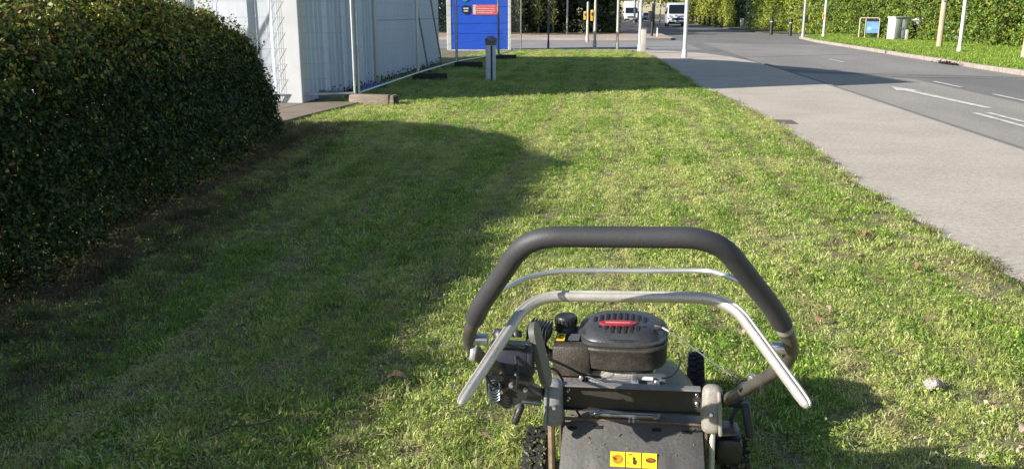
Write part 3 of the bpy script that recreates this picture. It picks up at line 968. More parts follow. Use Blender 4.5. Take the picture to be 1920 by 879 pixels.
# ------------------------------------------------------------------ pale clad building
M_clad = mat("white_cladding", (0.47, 0.50, 0.56), 0.55, col2=(0.41, 0.44, 0.49), scale=0.9, world_space=True, grit=0.05, gscale=14, stretch=(1, 1, .3))
M_clad2 = mat("smooth_cladding", (0.50, 0.57, 0.70), 0.55, col2=(0.45, 0.51, 0.63), scale=1.1, world_space=True, grit=0.05, gscale=10, stretch=(1, 1, .4))  # blue tint paints sky-lit shade into the smooth wall colour
M_trim = mat("white_trim", (0.50, 0.51, 0.53), 0.5, col2=(0.44, 0.45, 0.46), scale=2, world_space=True)
BX, BY0, BYm, BY1 = -4.70, 12.32, 16.45, 22.8
bld = thing("clad_building", "pale corrugated metal building behind the mesh fencing", "building", (BX, BY0, 0))


def roof_z(y):
    return float(np.interp(y, [12.3, 15.4, 17.5, 21, 22.8], [5.5, 5.3, 4.95, 4.1, 3.4]))


def ribs(L, pitch, d):
    """corrugated section along 0..L: list of (s, depth)"""
    out = [(0, 0)]
    s = 0.02
    while s + pitch < L:
        out += [(s + pitch * .12, 0), (s + pitch * .26, d), (s + pitch * .74, d), (s + pitch * .88, 0)]
        s += pitch
    out.append((L, 0))
    return out


# side (facing the grass) corrugated panels, local coords relative to the near corner
y = 0.30
while y < BYm - BY0 - .1:
    L = min(1.0, BYm - BY0 - .12 - y)
    sec = ribs(L, .198, -.06)
    V, F = [], []
    for s, d in sec:
        V += [(d, y + s, .04), (d, y + s, roof_z(BY0 + y + s))]
    for i in range(len(sec) - 1):
        F.append((2 * i, 2 * i + 2, 2 * i + 3, 2 * i + 1))
    MB().add(V, F).build("side_panel", mat("shaded_side_cladding", (0.56, 0.62, 0.73), .55, col2=(.50, .555, .65), scale=.9, world_space=True, grit=.05, gscale=14, stretch=(1, 1, .3)), bld, smooth=0)  # bluer, lighter copy of the front cladding, painting in the sky-lit shade
    y += 1.0
MB().box((-.10, (BYm - BY0) / 2 + .1, 2.5), (.02, BYm - BY0 - .3, 4.9)).build("inner_wall", M_clad2, bld, smooth=0)
# front (facing the camera) deep ribbed panels
x = -0.32
while x > -7:
    sec = ribs(1.0, .5, .075)
    V, F = [], []
    for s, d in sec:
        V += [(x - s, d, .04), (x - s, d, roof_z(BY0))]
    for i in range(len(sec) - 1):
        F.append((2 * i, 2 * i + 2, 2 * i + 3, 2 * i + 1))
    MB().add(V, F).build("front_panel", M_clad, bld, smooth=0)
    x -= 1.005
# corner trims
MB().box((-.162, -.006, 2.75), (.33, .012, 5.45)).box((.004, .14, 2.75), (.012, .30, 5.45)).build("corner_trim", M_trim, bld, smooth=0)
MB().box((.02, BYm - BY0 + .02, 2.62), (.05, .22, 5.2)).build("corner_trim", M_trim, bld, smooth=0)
# smooth panels of the rear half, each a board
yA, yB = BYm - BY0 + .13, BY1 - BY0
z = .05
while z < 5.0:
    z1 = z + 1.19
    za, zb = roof_z(BY0 + yA), roof_z(BY0 + yB)
    if z < zb - .6:
        for ya, yb in ((yA, (yA + yB) / 2 - .006), ((yA + yB) / 2 + .006, yB)):
            MB().box((-.02, (ya + yb) / 2, (z + z1) / 2), (.04, yb - ya, z1 - z - .014)).build("wall_board", M_clad2, bld, smooth=0)
    z = z1 + .005
# upper gable above the boards, back wall and roof
MB().prism([(yA, .1), (yB, .1), (yB, roof_z(BY1) - .02), (21 - BY0, roof_z(21) - .02), (17.5 - BY0, roof_z(17.5) - .02), (yA, roof_z(BY0 + yA) - .02)], -.06, -.045, rot=(R(90), 0, R(90)), c=(0, 0, 0)).build("upper_wall", M_clad2, bld, smooth=0)
MB().box((-3.4, yB - .03, 1.7), (6.7, .04, 3.3)).build("end_wall", M_clad2, bld, smooth=0)
MB().box((-7.2, (BY1 - BY0) / 2, 1.7), (.04, BY1 - BY0, 3.3)).build("end_wall", M_clad2, bld, smooth=0)
MB().box((-.08, yA + 3.2, .5), (.03, 6.4, 1.0)).build("plinth", mat("plinth_grey", (.2, .2, .2), .9), bld, smooth=0)
V, F = [], []
for i, yy in enumerate([BY0 - .1, 15.4, 17.5, 21, BY1 + .05]):
    V += [(.03, yy - BY0, roof_z(max(12.3, yy)) + .02), (-7.2, yy - BY0, roof_z(max(12.3, yy)) + .02)]
F = [(2 * i, 2 * i + 2, 2 * i + 3, 2 * i + 1) for i in range(4)]
MB().add(V, F).build("roof", mat("roof_sheet", (.3, .3, .31), .6), bld, smooth=0)

# ------------------------------------------------------------------ temporary mesh fencing
M_galv = mat("galvanised", (0.55, 0.57, 0.58), 0.42, metal=0.75, col2=(0.40, 0.42, 0.44), scale=9, grit=.1)
M_galvd = mat("dull_steel", (0.20, 0.22, 0.23), 0.55, metal=0.5, col2=(0.13, 0.14, 0.15), scale=9)
M_rub = mat("black_rubber", (0.025, 0.025, 0.026), 0.8, col2=(0.045, 0.042, 0.038), scale=14, bump=.3)
FP = [(-7.4, 11.25), (-3.93, 12.72), (-4.02, 17.3), (-3.97, 21.5), (-3.36, 25.2), (-3.1, 29.2)]
FL = ["mesh fence panel running behind the hedge past the building corner", "near mesh fence panel running along the corrugated wall", "mesh fence panel beside the smooth far half of the building",
      "mesh fence panel between the building end and the grey marker post", "farthest mesh fence panel reaching towards the blue hut"]
for k in range(5):
    a, b = Vector((*FP[k], 0)), Vector((*FP[k + 1], 0))
    d = b - a
    L = d.length - .05
    root = thing("mesh_fence_panel", FL[k], "fence panel", a, math.atan2(d.y, d.x), "temporary mesh fence panels")
    mt = M_galv if k < 3 else M_galvd
    x0, x1 = .04, L
    for xx in (x0, x1):
        MB().tube([(xx, 0, .12), (xx, 0, 2.05)], .021, 10).build("upright", mt, root)
    MB().tube([(x0, 0, .17), (x1, 0, .17)], .019, 8).build("bottom_rail", M_galv, root)
    MB().tube([(x0, 0, 2.03), (x1, 0, 2.03)], .019, 8).build("top_rail", mt, root)
    m = MB()
    n = int((x1 - x0) / .14)
    for i in range(1, n):
        xx = x0 + (x1 - x0) * i / n
        m.tube([(xx, .004, .17), (xx, .004, 2.03)], .0019, 3, cap=False)
    for i in range(1, 8):
        zz = .17 + 1.86 * i / 8
        m.tube([(x0, -.002, zz), (x1, -.002, zz)], .0027, 3, cap=False)
    o = m.build("wire_mesh", mt, root); o["kind"] = "stuff"
M_oldblk = mat("weathered_block", (0.30, 0.245, 0.19), 0.95, col2=(0.17, 0.14, 0.115), scale=7, bump=.6, bscale=25, grit=.25, stretch=(.4, 1, 1.6))
BL = [(-3.66, 12.62, -.05, M_oldblk, "brown weathered fence foot block at the near fence post"), (-4.55, 13.2, .1, mat("grey_block", (.3, .29, .28), .9, bump=.4), "grey block lying against the building behind the near fence foot"),
      (-3.78, 17.35, .12, M_rub, "black fence foot block beside the building's white trim"), (-3.66, 21.5, .08, M_rub, "black fence foot block behind and left of the marker post"),
      (-3.2, 25.3, .05, M_rub, "farthest black fence foot block near the blue hut")]
for k, (x, y, rz, mt, lb) in enumerate(BL):
    root = thing("fence_foot_block", lb, "fence foot", (x, y, 0), rz, "fence foot blocks")
    ln = .74 if k != 1 else .42
    MB().rbox((0, 0, .083), (ln, .23, .150), .018, seg=2, top=(.97, .92)).build("block", mt, root)
    if k == 0:
        MB().box((ln / 2 - .09, 0, .085), (.012, .238, .157)).build("strap", M_rub, root)
        MB().box((ln / 2 + .006, 0, .085), (.02, .16, .1)).build("end_socket", M_rub, root)
    else:
        for sx in (-.12, .12):
            MB().lathe([(.026, 0), (.026, .012)], (sx, 0, .153), 10).build("socket", M_rub, root)
for k, (x, y, lb) in enumerate([(-4.25, 19.4, "dark brace pole leaning against the wall, nearer of the pair"), (-4.22, 20.9, "dark brace pole leaning against the wall, farther of the pair")]):
    root = thing("brace_pole", lb, "pole", (x, y, 0), 0, "leaning brace poles")
    MB().tube([(0, 0, 0), (-.30, -.15, 2.05)], .022, 8).build("tube", M_galvd, root)
    MB().rbox((.01, 0, .04), (.09, .09, .08), .01).build("clamp", M_rub, root)
bt = thing("blue_tarpaulin", "crumpled blue sheet on the ground behind the near fence foot", "tarpaulin", (-4.35, 15.2, 0))
bm_ = MB()
rd = random.Random(3)
V = [(-.2 + .1 * i + rd.uniform(-.03, .03), -.25 + .12 * j + rd.uniform(-.03, .03), .02 + rd.uniform(0, .1)) for j in range(5) for i in range(5)]
F = [(j * 5 + i, j * 5 + i + 1, j * 5 + i + 6, j * 5 + i + 5) for j in range(4) for i in range(4)]
bm_.add(V, F).build("sheet", mat("blue_plastic", (0.02, 0.09, 0.5), .45), bt)
# dark weeds at the wall foot
Ps = np.stack([BX + np.abs(rng.normal(.12, .1, 700)), rng.uniform(13.4, 22.5, 700), np.abs(rng.normal(.05, .07, 700))], 1)
V, Q, CC = leaves(Ps, np.tile([[0, 0, 1.0]], (700, 1)), np.full(700, .06), pick_cols(700, [(0.03, 0.05, 0.015), (0.06, 0.08, 0.02)], [1, 1]), spread=1)
o = link_mesh("weeds", raw_mesh("weeds", V, Q, CC), M_tleaf)
setp(o, "dark weeds along the foot of the building wall", "weeds", kind="stuff")

# grey twin marker post with brown tuft
mp_ = thing("marker_post", "short grey twin post topped with a brown tuft on the shaded grass", "marker post", (-2.47, 17.3, 0), R(8))
M_gpost = mat("grey_post_paint", (0.62, 0.65, 0.70), .6, col2=(.52, .55, .6), scale=6, grit=.1)
for sx, w_ in ((-.058, .105), (.064, .072)):
    MB().rbox((sx, 0, .37), (w_, .085, .76), .012).build("post", M_gpost, mp_)
MB().box((.011, .015, .36), (.05, .05, .72)).build("web", mat("dark_gap", (.06, .06, .065), .8), mp_)
MB().rbox((.0, 0, .79), (.235, .125, .09), .025).build("cap", mat("cap_brown", (.26, .235, .19), .9, bump=.5), mp_)
u_ = unit(rng.normal(size=(420, 3)))
Ps = np.array([[0.0, 0, .835]]) + u_ * np.array([[.125, .085, .095]]) * rng.uniform(.55, 1, (420, 1)) ** .4
V, Q, CC = leaves(Ps, Ps - np.array([[0, 0, .8]]), np.full(420, .05), pick_cols(420, [(.44, .38, .30), (.28, .25, .2), (.55, .5, .4)], [3, 3, 1]), spread=.8, aspect=.35)
o = link_mesh("tuft", raw_mesh("tuft", V, Q, CC), M_tleaf, mp_); o["kind"] = "stuff"

# blue hut
hut = thing("blue_hut", "bright blue panelled site hut with white corner posts and red notice", "hut", (-4.9, 31.3, 0), R(8))
M_blue = mat("blue_paint", (0.012, 0.082, 0.56), .5, col2=(0.011, 0.07, 0.47), scale=3, grit=.06, gscale=40)
M_white = mat("white_paint", (0.56, 0.56, 0.54), .5, col2=(.48, .48, .46), scale=4)
for i, (z0, z1) in enumerate(((.05, .62), (.63, 1.0), (1.01, 1.60), (1.61, 2.05), (2.06, 2.5))):
    MB().rbox((0, -.02 + (.006 if i % 2 else 0), (z0 + z1) / 2), (2.12, .05, z1 - z0 + .004), .008, seg=1).build("panel", M_blue, hut, smooth=0)
for sx in (-1.13, 1.13):
    MB().rbox((sx, 0, 1.28), (.16 if sx < 0 else .11, .12, 2.5), .01, seg=1).build("corner_post", M_white, hut, smooth=0)
for sx in (-1.145, 1.145):
    MB().box((sx, 1.0, 1.28), (.05, 1.86, 2.45)).build("side_wall", M_blue, hut, smooth=0)
MB().box((0, 1.96, 1.28), (2.24, .05, 2.45)).build("rear_wall", M_blue, hut, smooth=0)
MB().box((0, .98, 2.56), (2.5, 2.2, .08)).build("roof", M_white, hut, smooth=0)
MB().box((0, -.03, .03), (2.3, .06, .04)).build("base_strip", M_white, hut, smooth=0)
nb = MB().box((.22, -.056, 1.50), (.93, .014, .36)).build("notice_board", mat("notice_red", (.75, .10, .11), .5), hut, smooth=0)
for i, wv in enumerate((.76, .7, .74, .6)):
    MB().box((.22, -.066, 1.62 - i * .078), (wv, .004, .026)).build("notice_line", mat("notice_text", (.62, .48, .46), .6), nb, smooth=0)
MB().box((-.17, -.066, 1.50), (.10, .004, .34)).build("notice_edge", mat("notice_pale", (.6, .62, .62), .6), nb, smooth=0)
dsc = MB().lathe([(.165, 0), (.165, .02)], (-.49, -.05, 1.50), 20, rot=(R(90), 0, 0)).build("round_sign", mat("sign_black", (.02, .022, .025), .4), hut)
for zz, wv in ((1.545, .19), (1.455, .16)):
    MB().rbox((-.49, -.074, zz), (wv, .006, .05), .002, seg=1).build("sign_letters", M_white, dsc, smooth=0)
MB().lathe([(.14, 0), (.14, .015)], (-.52, -.05, 1.93), 20, rot=(R(90), 0, 0)).build("round_sign", mat("sign_green", (.02, .3, .22), .4), hut)

# ------------------------------------------------------------------ poles and roadside furniture
M_cream = mat("cream_paint", (.47, .45, .39), .5, col2=(.38, .35, .3), scale=5, grit=.08)
M_grey = mat("grey_paint", (.36, .37, .38), .5, col2=(.28, .29, .3), scale=5)
M_dkpole = mat("dark_pole", (.11, .11, .13), .5, col2=(.07, .07, .08), scale=5)
M_yel = mat("yellow_box", (.75, .42, .02), .45)
M_black = mat("black_plastic", (.02, .02, .022), .5)


def pole(name, label, cat, x, y, h, r, mt, lean=0.0, box=None, base=True, top=None, group=None):
    root = thing(name, label, cat, (x, y, 0), 0, group)
    MB().tube([(0, 0, -.05), (lean * h * .5, 0, h * .5), (lean * h, 0, h)], [r, r, r * .85], 12).build("shaft", mt, root)
    if base:
        MB().lathe([(r * 1.35, 0), (r * 1.35, .22), (r * 1.05, .26)], (0, 0, 0), 12).build("base_sleeve", mt, root)
    MB().lathe([(r * .9, 0), (r * .95, .03), (r * .3, .06)], (lean * h, 0, h), 12).build("cap", mt, root)
    if box:
        bx, bz, bw, bh, bm2 = box
        b = MB().rbox((bx, 0, bz), (bw, .14, bh), .02).build("signal_box", bm2, root)
        MB().box((bx, -.074, bz + bh * .12), (bw * .5, .008, bh * .3)).build("box_face", M_black, b)
    if top:
        arm = MB().tube(smooth_path([(lean * h, 0, h - .05), (lean * h + .1 * top, 0, h + .35), (lean * h + top, 0, h + .5)], 5), r * .5, 8).build("arm", mt, root)
        MB().rbox((lean * h + top * 1.25, 0, h + .5), (.6, .2, .1), .03).build("lantern", M_grey, root)
    return root


pole("thin_pole", "thin dark pole beside the blue hut at the edge of the grass", "pole", -2.54, 34.4, 3.6, .036, M_dkpole)
pole("thin_pole", "slim grey pole on the far pavement in front of the dark shrubs", "pole", -2.82, 54.4, 4.2, .055, M_grey)
pole("crossing_post", "white crossing post with yellow box, shorter and farther of the pair", "crossing post", -1.18, 42.4, 1.86, .062, M_cream, box=(-.13, 1.25, .15, .40, M_yel))
pole("crossing_post", "white crossing post with yellow box, taller and nearer of the pair", "crossing post", -.68, 35.7, 1.94, .060, M_cream, box=(-.13, 1.28, .13, .45, M_yel))
pole("sign_pole", "slim cream pole at the grass edge between crossing posts and white bollard", "pole", .25, 33.7, 4.2, .05, M_cream)
pole("sign_pole", "white pole standing directly behind the short white bollard", "pole", 1.07, 31.9, 4.4, .055, M_white)
pole("lamp_post", "white lamp post on the footpath at the junction corner", "lamp post", 2.36, 27.5, 6.0, .062, M_white, top=.9)
pole("roadside_pole", "grey-green pole with small dark plate across the street by the verge end", "pole", 10.75, 49.3, 5.0, .07, M_grey, box=(.13, 1.05, .12, .42, M_black))
pole("roadside_pole", "white pole with small yellow plate at the end of the far verge", "pole", 11.84, 49.2, 5.0, .065, M_white, box=(-.1, 1.2, .06, .35, M_yel))
pole("roadside_pole", "white pole on the far verge nearest the street", "pole", 12.12, 31.1, 5.0, .062, M_white)
tp = thing("telegraph_pole", "pale wooden telegraph pole on the far verge beside the white pole", "pole", (12.75, 34.7, 0), 0)
M_wood = mat("pale_wood", (.46, .38, .27), .9, col2=(.33, .27, .19), scale=6, bump=.5, bscale=30, stretch=(1, 1, .2))
MB().tube([(0, 0, -.1), (.05, 0, 7)], [.11, .085], 12).build("shaft", M_wood, tp)
MB().rbox((-.02, -.12, 1.95), (.14, .05, .26), .01).build("plate", M_grey, tp)
MB().rbox((.12, 0, 1.92), (.1, .1, .2), .015).build("junction_box", M_black, tp)
b = thing("bollard", "short square white bollard at the far end of the grass", "bollard", (1.14, 30.2, 0), 0)
MB().rbox((0, 0, .40), (.19, .15, .82), .015).build("post", M_cream, b); MB().rbox((0, 0, .825), (.165, .13, .03), .01).build("cap", M_grey, b)
b = thing("bollard", "small thin white post on the pavement corner past the side road", "bollard", (2.63, 49.2, .06), 0)
MB().tube([(0, 0, 0), (0, 0, .45)], .045, 10).build("post", M_white, b); MB().lathe([(.05, 0), (.03, .04)], (0, 0, .45), 10).build("cap", M_white, b)
sp = thing("signal_pole", "black traffic signal pole on the pavement corner past the side road", "signal", (2.37, 50.2, .06), 0)
MB().tube([(0, 0, 0), (0, 0, 1.7)], .07, 10).build("shaft", M_black, sp)
MB().rbox((-.12, -.02, 1.15), (.28, .2, .55), .03).build("signal_head", M_black, sp)
MB().rbox((.02, 0, 1.68), (.14, .16, .3), .03).build("signal_top", M_black, sp)
pole("thin_pole", "dark distant pole between the white van and the pale car", "pole", 4.1, 84, 6, .10, M_dkpole, base=False)
pole("thin_pole", "pale distant pole directly beside the white van", "pole", 4.9, 88, 6, .07, M_cream, base=False)
pole("thin_pole", "pale distant pole to the right of the truck", "pole", 2.6, 96, 6, .07, M_grey, base=False)
pole("thin_pole", "grey distant pole above the pale car", "pole", 3.1, 118, 6, .09, M_grey, base=False)
for x, y, h, lb in ((10.2, 55.9, .98, "dark roadside bollard across the street, left of the pair"), (10.9, 53.5, .94, "dark roadside bollard across the street, right of the pair")):
    b = thing("bollard", lb, "bollard", (x, y, 0), 0, "dark bollards across the street")
    MB().tube([(0, 0, 0), (0, 0, h)], [.11, .10], 10).build("post", M_black, b)
    MB().lathe([(.105, 0), (.105, .05), (.05, .09)], (0, 0, h), 10).build("cap", M_black, b)
    MB().lathe([(.114, 0), (.114, .06)], (0, 0, h - .18), 10).build("band", M_grey, b)
b = thing("bollard", "short pale post against the dark hedge block across the street", "bollard", (11.26, 75.6, 0), 0)
MB().rbox((0, 0, .45), (.28, .2, .9), .03).build("post", M_cream, b); MB().rbox((0, -.105, .6), (.2, .01, .3), .003).build("plate", M_grey, b)
for k in range(9):
    t = k / 8
    b = thing("fence_post", "%s short dark post of the row below the most distant hedge" % ["nearest", "second", "third", "fourth", "fifth", "sixth", "seventh", "eighth", "farthest"][k], "post", (10.6 - .1 * t, 84 + 40 * t, 0), 0, "row of short dark roadside posts")
    MB().tube([(0, 0, 0), (0, 0, .95)], [.13, .11], 8).build("post", M_black, b); MB().lathe([(.115, 0), (.06, .05)], (0, 0, .95), 8).build("cap", M_black, b)
st = thing("wooden_post", "rough old wooden post at the edge of the far verge", "post", (12.35, 26.8, .05), R(12))
MB().loft([[Vector((.13 * (1 + .12 * math.sin(3 * a)) * math.cos(a) + .06 * z, .12 * (1 + .1 * math.cos(4 * a)) * math.sin(a), z)) for a in [2 * math.pi * k / 12 for k in range(12)]] for z in (0, .25, .5, .68, .8)]).build("post", M_wood, st)
MB().rbox((.045, 0, .82), (.2, .19, .05), .02).build("top", M_wood, st)

cb = thing("utility_cabinet", "grey-white metal utility cabinet on the far verge before the hedge", "cabinet", (14.2, 44.2, .05), R(24))
M_cab = mat("cabinet_paint", (.48, .50, .49), .5, col2=(.4, .42, .41), scale=4, grit=.08)
MB().rbox((0, 0, .56), (.86, .5, 1.08), .02).build("body", M_cab, cb)
MB().rbox((0, 0, 1.125), (.94, .58, .06), .02).build("roof", M_cab, cb)
MB().box((0, 0, .02), (.88, .52, .06)).build("plinth", M_grey, cb)
for sx in (-.21, .21):
    dr = MB().rbox((sx, -.255, .58), (.40, .02, .94), .008).build("door", M_cab, cb)
    MB().rbox((sx - .14 * (1 if sx > 0 else -1), -.272, .58), (.03, .02, .12), .006).build("handle", M_galvd, dr)
MB().box((.2, -.268, .95), (.12, .004, .1)).build("warning_plate", M_yel, cb, smooth=0)
b = thing("bollard", "small white post in front of the grey utility cabinet", "bollard", (14.35, 43.3, .05), 0)
MB().rbox((0, 0, .26), (.13, .1, .52), .02).build("post", M_cream, b); MB().rbox((0, 0, .53), (.1, .08, .03), .01).build("cap", M_cream, b)

sg = thing("framed_sign", "blue notice in a pale tubular frame on the far verge", "sign", (14.1, 48.6, .05), R(-8))
M_fr = mat("tan_frame", (.55, .47, .38), .5)
for x0, x1, yy in ((-.5, .5, 0),):
    MB().tube(fillet([(-.5, .0, 0), (-.5, .0, 1.06), (.5, .0, 1.06), (.5, .0, 0)], .1), .032, 8).build("frame", M_fr, sg)
MB().tube([(-.20, .0, 0), (-.20, .0, 1.03)], .022, 8).build("frame_bar", M_fr, sg)
pn = MB().rbox((.16, -.02, .56), (.62, .03, .62), .006, seg=1).build("panel", mat("sign_blue", (.10, .26, .68), .45, col2=(.2, .4, .75), scale=3), sg)
MB().lathe([(.085, 0), (.085, .004)], (.0, -.037, .50), 14, rot=(R(90), 0, 0)).build("emblem", mat("sign_pale", (.55, .68, .62), .5), pn)
for i in range(3):
    MB().box((.24, -.038, .74 - i * .09), (.32 - .05 * i, .004, .03)).build("text_line", mat("sign_text", (.4, .5, .78), .5), pn, smooth=0)
MB().box((.16, -.02, .935), (.6, .03, .09)).build("header", M_black, sg, smooth=0)
cvx = thing("covered_object", "white and dark covered object half hidden in the hedge by the cabinet", "unknown_object", (15.3, 44.6, .05), R(20))  # identity unknown; modelled as a white cover over a dark body
MB().rbox((0, 0, .95), (.62, .5, .34), .12, rot=(0, R(-18), 0), seg=3).build("cover", M_white, cvx)
MB().rbox((.05, .02, .62), (.5, .44, .34), .08, seg=2).build("body", M_black, cvx)
MB().tube([(.3, 0, 0), (.28, 0, .6)], .03, 8).build("leg", M_grey, cvx); MB().tube([(-.2, 0, 0), (-.15, 0, .6)], .03, 8).build("leg", M_black, cvx)

# leaf pile in the gutter
n = 300
Ps = np.stack([rng.normal(9.62, .07, n), rng.normal(25.3, .35, n), ROADZ + .015 + np.abs(rng.normal(0, .03, n))], 1)
V, Q, CC = leaves(Ps, np.tile([[0, 0, 1.0]], (n, 1)), np.full(n, .08), pick_cols(n, [(.05, .035, .025), (.09, .06, .035), (.03, .025, .02)], [3, 2, 3]), spread=.8)
o = link_mesh("leaf_litter", raw_mesh("leaf_litter", V, Q, CC), M_tleaf)
setp(o, "dark clump of leaves in the gutter by the far kerb", "leaf litter", kind="stuff")
# ------------------------------------------------------------------ vehicles
M_vanw = mat("van_white", (.5, .53, .57), .3, col2=(.46, .48, .52), scale=2, coat=.4)
M_glass = mat("dark_glass", (.012, .016, .022), .25, spec=.25)
M_lamp = mat("headlamp", (.75, .77, .8), .15, spec=.7)
M_tyre = mat("tyre_rubber", (.022, .022, .023), .85, bump=.3)


def ring(y, hw, z0, z1, r, taper=0.0):
    return [Vector((px * (1 - taper * (pz - z0) / max(z1 - z0, .01)), y, pz)) for px, pz in rr_poly(2 * hw, z1 - z0, min(r, (z1 - z0) * .45), 3, 0, (z0 + z1) / 2)]


def road_wheel(parent, x, y, r, w):
    q = MB().lathe([(r * .62, -w / 2), (r * .93, -w / 2), (r, -w * .35), (r, w * .35), (r * .93, w / 2), (r * .62, w / 2)], (x, y, r), 20, rot=(0, R(90), 0)).build("wheel", M_tyre, parent)
    MB().lathe([(r * .6, -w * .42), (r * .55, w * .42)], (x, y, r), 16, rot=(0, R(90), 0)).build("rim", M_grey, q)


def vehicle(name, label, cat, loc, rz, st, ws, width, wb, wr, body, glass_sides=None, lamps=(.6, .75), box=None):
    root = thing(name, label, cat, loc, rz)
    MB().loft([ring(*s) for s in st]).build("body", body, root, smooth=50)
    (ya, za), (yb, zb), h1, h2 = ws
    d = Vector((0, zb - za, -(yb - ya))).normalized() * -.075
    if d.z < 0: d = -d
    d = Vector((0, -abs(d.y), abs(d.z))) if ya < yb else d
    MB().add([(-h1, ya + d.y, za + d.z), (h1, ya + d.y, za + d.z), (h2, yb + d.y, zb + d.z), (-h2, yb + d.y, zb + d.z)], [(0, 1, 2, 3)]).build("windscreen", M_glass, root, smooth=0)
    for sx in (-1, 1):
        for yy in wb: road_wheel(root, sx * (width - .12), yy, wr, .22)
        if lamps:
            MB().rbox((sx * (width * .78), st[0][0] + .06, lamps[1]), (.34, .16, .2), .05).build("headlight", M_lamp, root)
        MB().rbox((sx * (width + .14), ya + .35, za + .15), (.18, .1, .3), .03).build("mirror", M_black, root)
        if glass_sides:
            y0, y1, z0, z1 = glass_sides
            MB().box((sx * (width * .985), (y0 + y1) / 2, (z0 + z1) / 2), (.05, y1 - y0, z1 - z0)).build("side_window", M_glass, root, smooth=0)
    MB().rbox((0, st[0][0] - .01, lamps[0] - .02 if lamps else .5), (width * 1.1, .08, .22), .03).build("grille", M_black, root)
    MB().rbox((0, st[0][0] - .02, .42), (width * 1.9, .12, .22), .05).build("bumper", M_black, root)
    MB().box((0, st[0][0] - .085, .45), (.5, .01, .11)).build("number_plate", M_white, root, smooth=0)
    return root


vehicle("van", "white panel van driving towards us down the street", "van", (6.75, 92, ROADZ), 0,
        [(-2.95, .84, .35, .85, .12), (-2.8, .95, .28, 1.08, .14), (-2.2, 1.0, .28, 1.28, .14), (-1.75, 1.0, .28, 1.85, .16, .08), (-1.35, 1.0, .28, 2.30, .18, .10), (-.9, 1.0, .28, 2.46, .18, .08), (2.8, 1.0, .28, 2.48, .16, .06), (2.9, .96, .34, 2.4, .16, .06)],
        ((-2.18, 1.30), (-1.42, 2.18), .88, .80), 1.0, (-1.9, 1.7), .34, M_vanw, (-1.3, -.4, 1.35, 1.95), lamps=(.82, .92))
vehicle("car", "small pale blue car approaching in the distance", "car", (5.8, 142, ROADZ), 0,
        [(-2.1, .72, .3, .62, .1), (-1.95, .84, .22, .78, .12), (-1.0, .88, .2, .95, .12), (-.2, .88, .2, 1.38, .16, .16), (1.2, .88, .2, 1.42, .16, .16), (1.8, .86, .25, 1.0, .12), (2.0, .78, .32, .85, .1)],
        ((-.98, .97), (-.22, 1.34), .72, .62), .88, (-1.3, 1.25), .31, mat("pale_blue_paint", (.45, .55, .66), .3, coat=.4), (-.1, 1.0, .98, 1.3), lamps=(.55, .66))
vehicle("car", "dark distant car beside the truck", "car", (4.3, 150, ROADZ), R(180),
        [(-2.1, .72, .3, .62, .1), (-1.95, .84, .22, .78, .12), (-1.0, .88, .2, .95, .12), (-.2, .88, .2, 1.42, .16, .16), (1.2, .88, .2, 1.46, .16, .16), (1.8, .86, .25, 1.0, .12), (2.0, .78, .32, .85, .1)],
        ((-.98, .97), (-.22, 1.36), .72, .62), .88, (-1.3, 1.25), .31, mat("dark_car_paint", (.03, .04, .07), .3, coat=.4), (-.1, 1.0, .98, 1.3), lamps=(.55, .66))
trk = vehicle("truck", "white box truck far down the street", "truck", (3.0, 136, ROADZ), 0,
              [(-3.2, .95, .45, 1.0, .1), (-3.1, 1.02, .35, 1.3, .1), (-2.9, 1.04, .35, 2.3, .14), (-2.5, 1.04, .35, 2.7, .14), (-1.5, 1.04, .35, 2.75, .14), (-1.4, 1.0, .5, 1.0, .1), (3.2, 1.0, .5, .9, .1)],
              ((-3.08, 1.35), (-2.88, 2.15), .92, .88), 1.04, (-2.3, 1.9), .42, M_vanw, None, lamps=(.8, .85))
MB().rbox((0, 1.0, 2.0), (2.2, 4.6, 2.3), .04).build("cargo_box", M_white, trk)

# ------------------------------------------------------------------ lawn mower
M_foam = mat("foam_grip", (.043, .043, .047), .6, col2=(.034, .034, .037), scale=14, bump=.06, bscale=200, grit=.08, gscale=300)
M_tube = mat("handle_steel", (.075, .072, .068), .42, metal=.35, col2=(.13, .115, .095), scale=22, grit=.2)
M_bail = mat("bail_aluminium", (.58, .55, .50), .42, metal=.55, col2=(.47, .44, .39), scale=25, grit=.1)
M_thin = mat("thin_bail_steel", (.62, .62, .62), .35, metal=.7, col2=(.5, .5, .5), scale=20)
M_plast = mat("engine_plastic", (.017, .018, .020), .38, col2=(.038, .035, .031), scale=13, mix=.42, bump=.12, bscale=120, grit=.25)
M_dusty = mat("dusty_plastic", (.068, .056, .043), .52, col2=(.014, .0135, .013), scale=11, mix=.55, bump=.15, bscale=140, grit=.35, gscale=160, detail=9)
M_flap = mat("flap_plastic", (.104, .097, .088), .62, col2=(.072, .070, .067), scale=6, mix=.55, bump=.12, bscale=90, grit=.18, gscale=140, detail=9)
M_brk = mat("bracket_plastic", (.29, .265, .23), .5, col2=(.2, .185, .16), scale=20, grit=.2)
M_brkd = mat("bracket_dark", (.16, .165, .17), .38, col2=(.24, .24, .24), scale=20, grit=.2)
M_plate = mat("crossbar_black", (.016, .016, .016), .5, col2=(.034, .031, .028), scale=10, mix=.62, grit=.3)
M_chrome = mat("bright_metal", (.72, .72, .72), .28, metal=.9, col2=(.6, .6, .6), scale=20)
M_alum = mat("cast_alloy", (.42, .40, .37), .5, metal=.6, col2=(.26, .22, .18), scale=18, bump=.3)
M_rust = mat("rusty_steel", (.21, .15, .09), .7, metal=.2, col2=(.10, .07, .05), scale=25, grit=.3)
M_deck = mat("deck_steel", (.045, .045, .05), .5, col2=(.12, .10, .075), scale=9, mix=.6, grit=.3)
M_lbl = mat("label_yellow", (.80, .56, .015), .5, col2=(.72, .48, .012), scale=30)
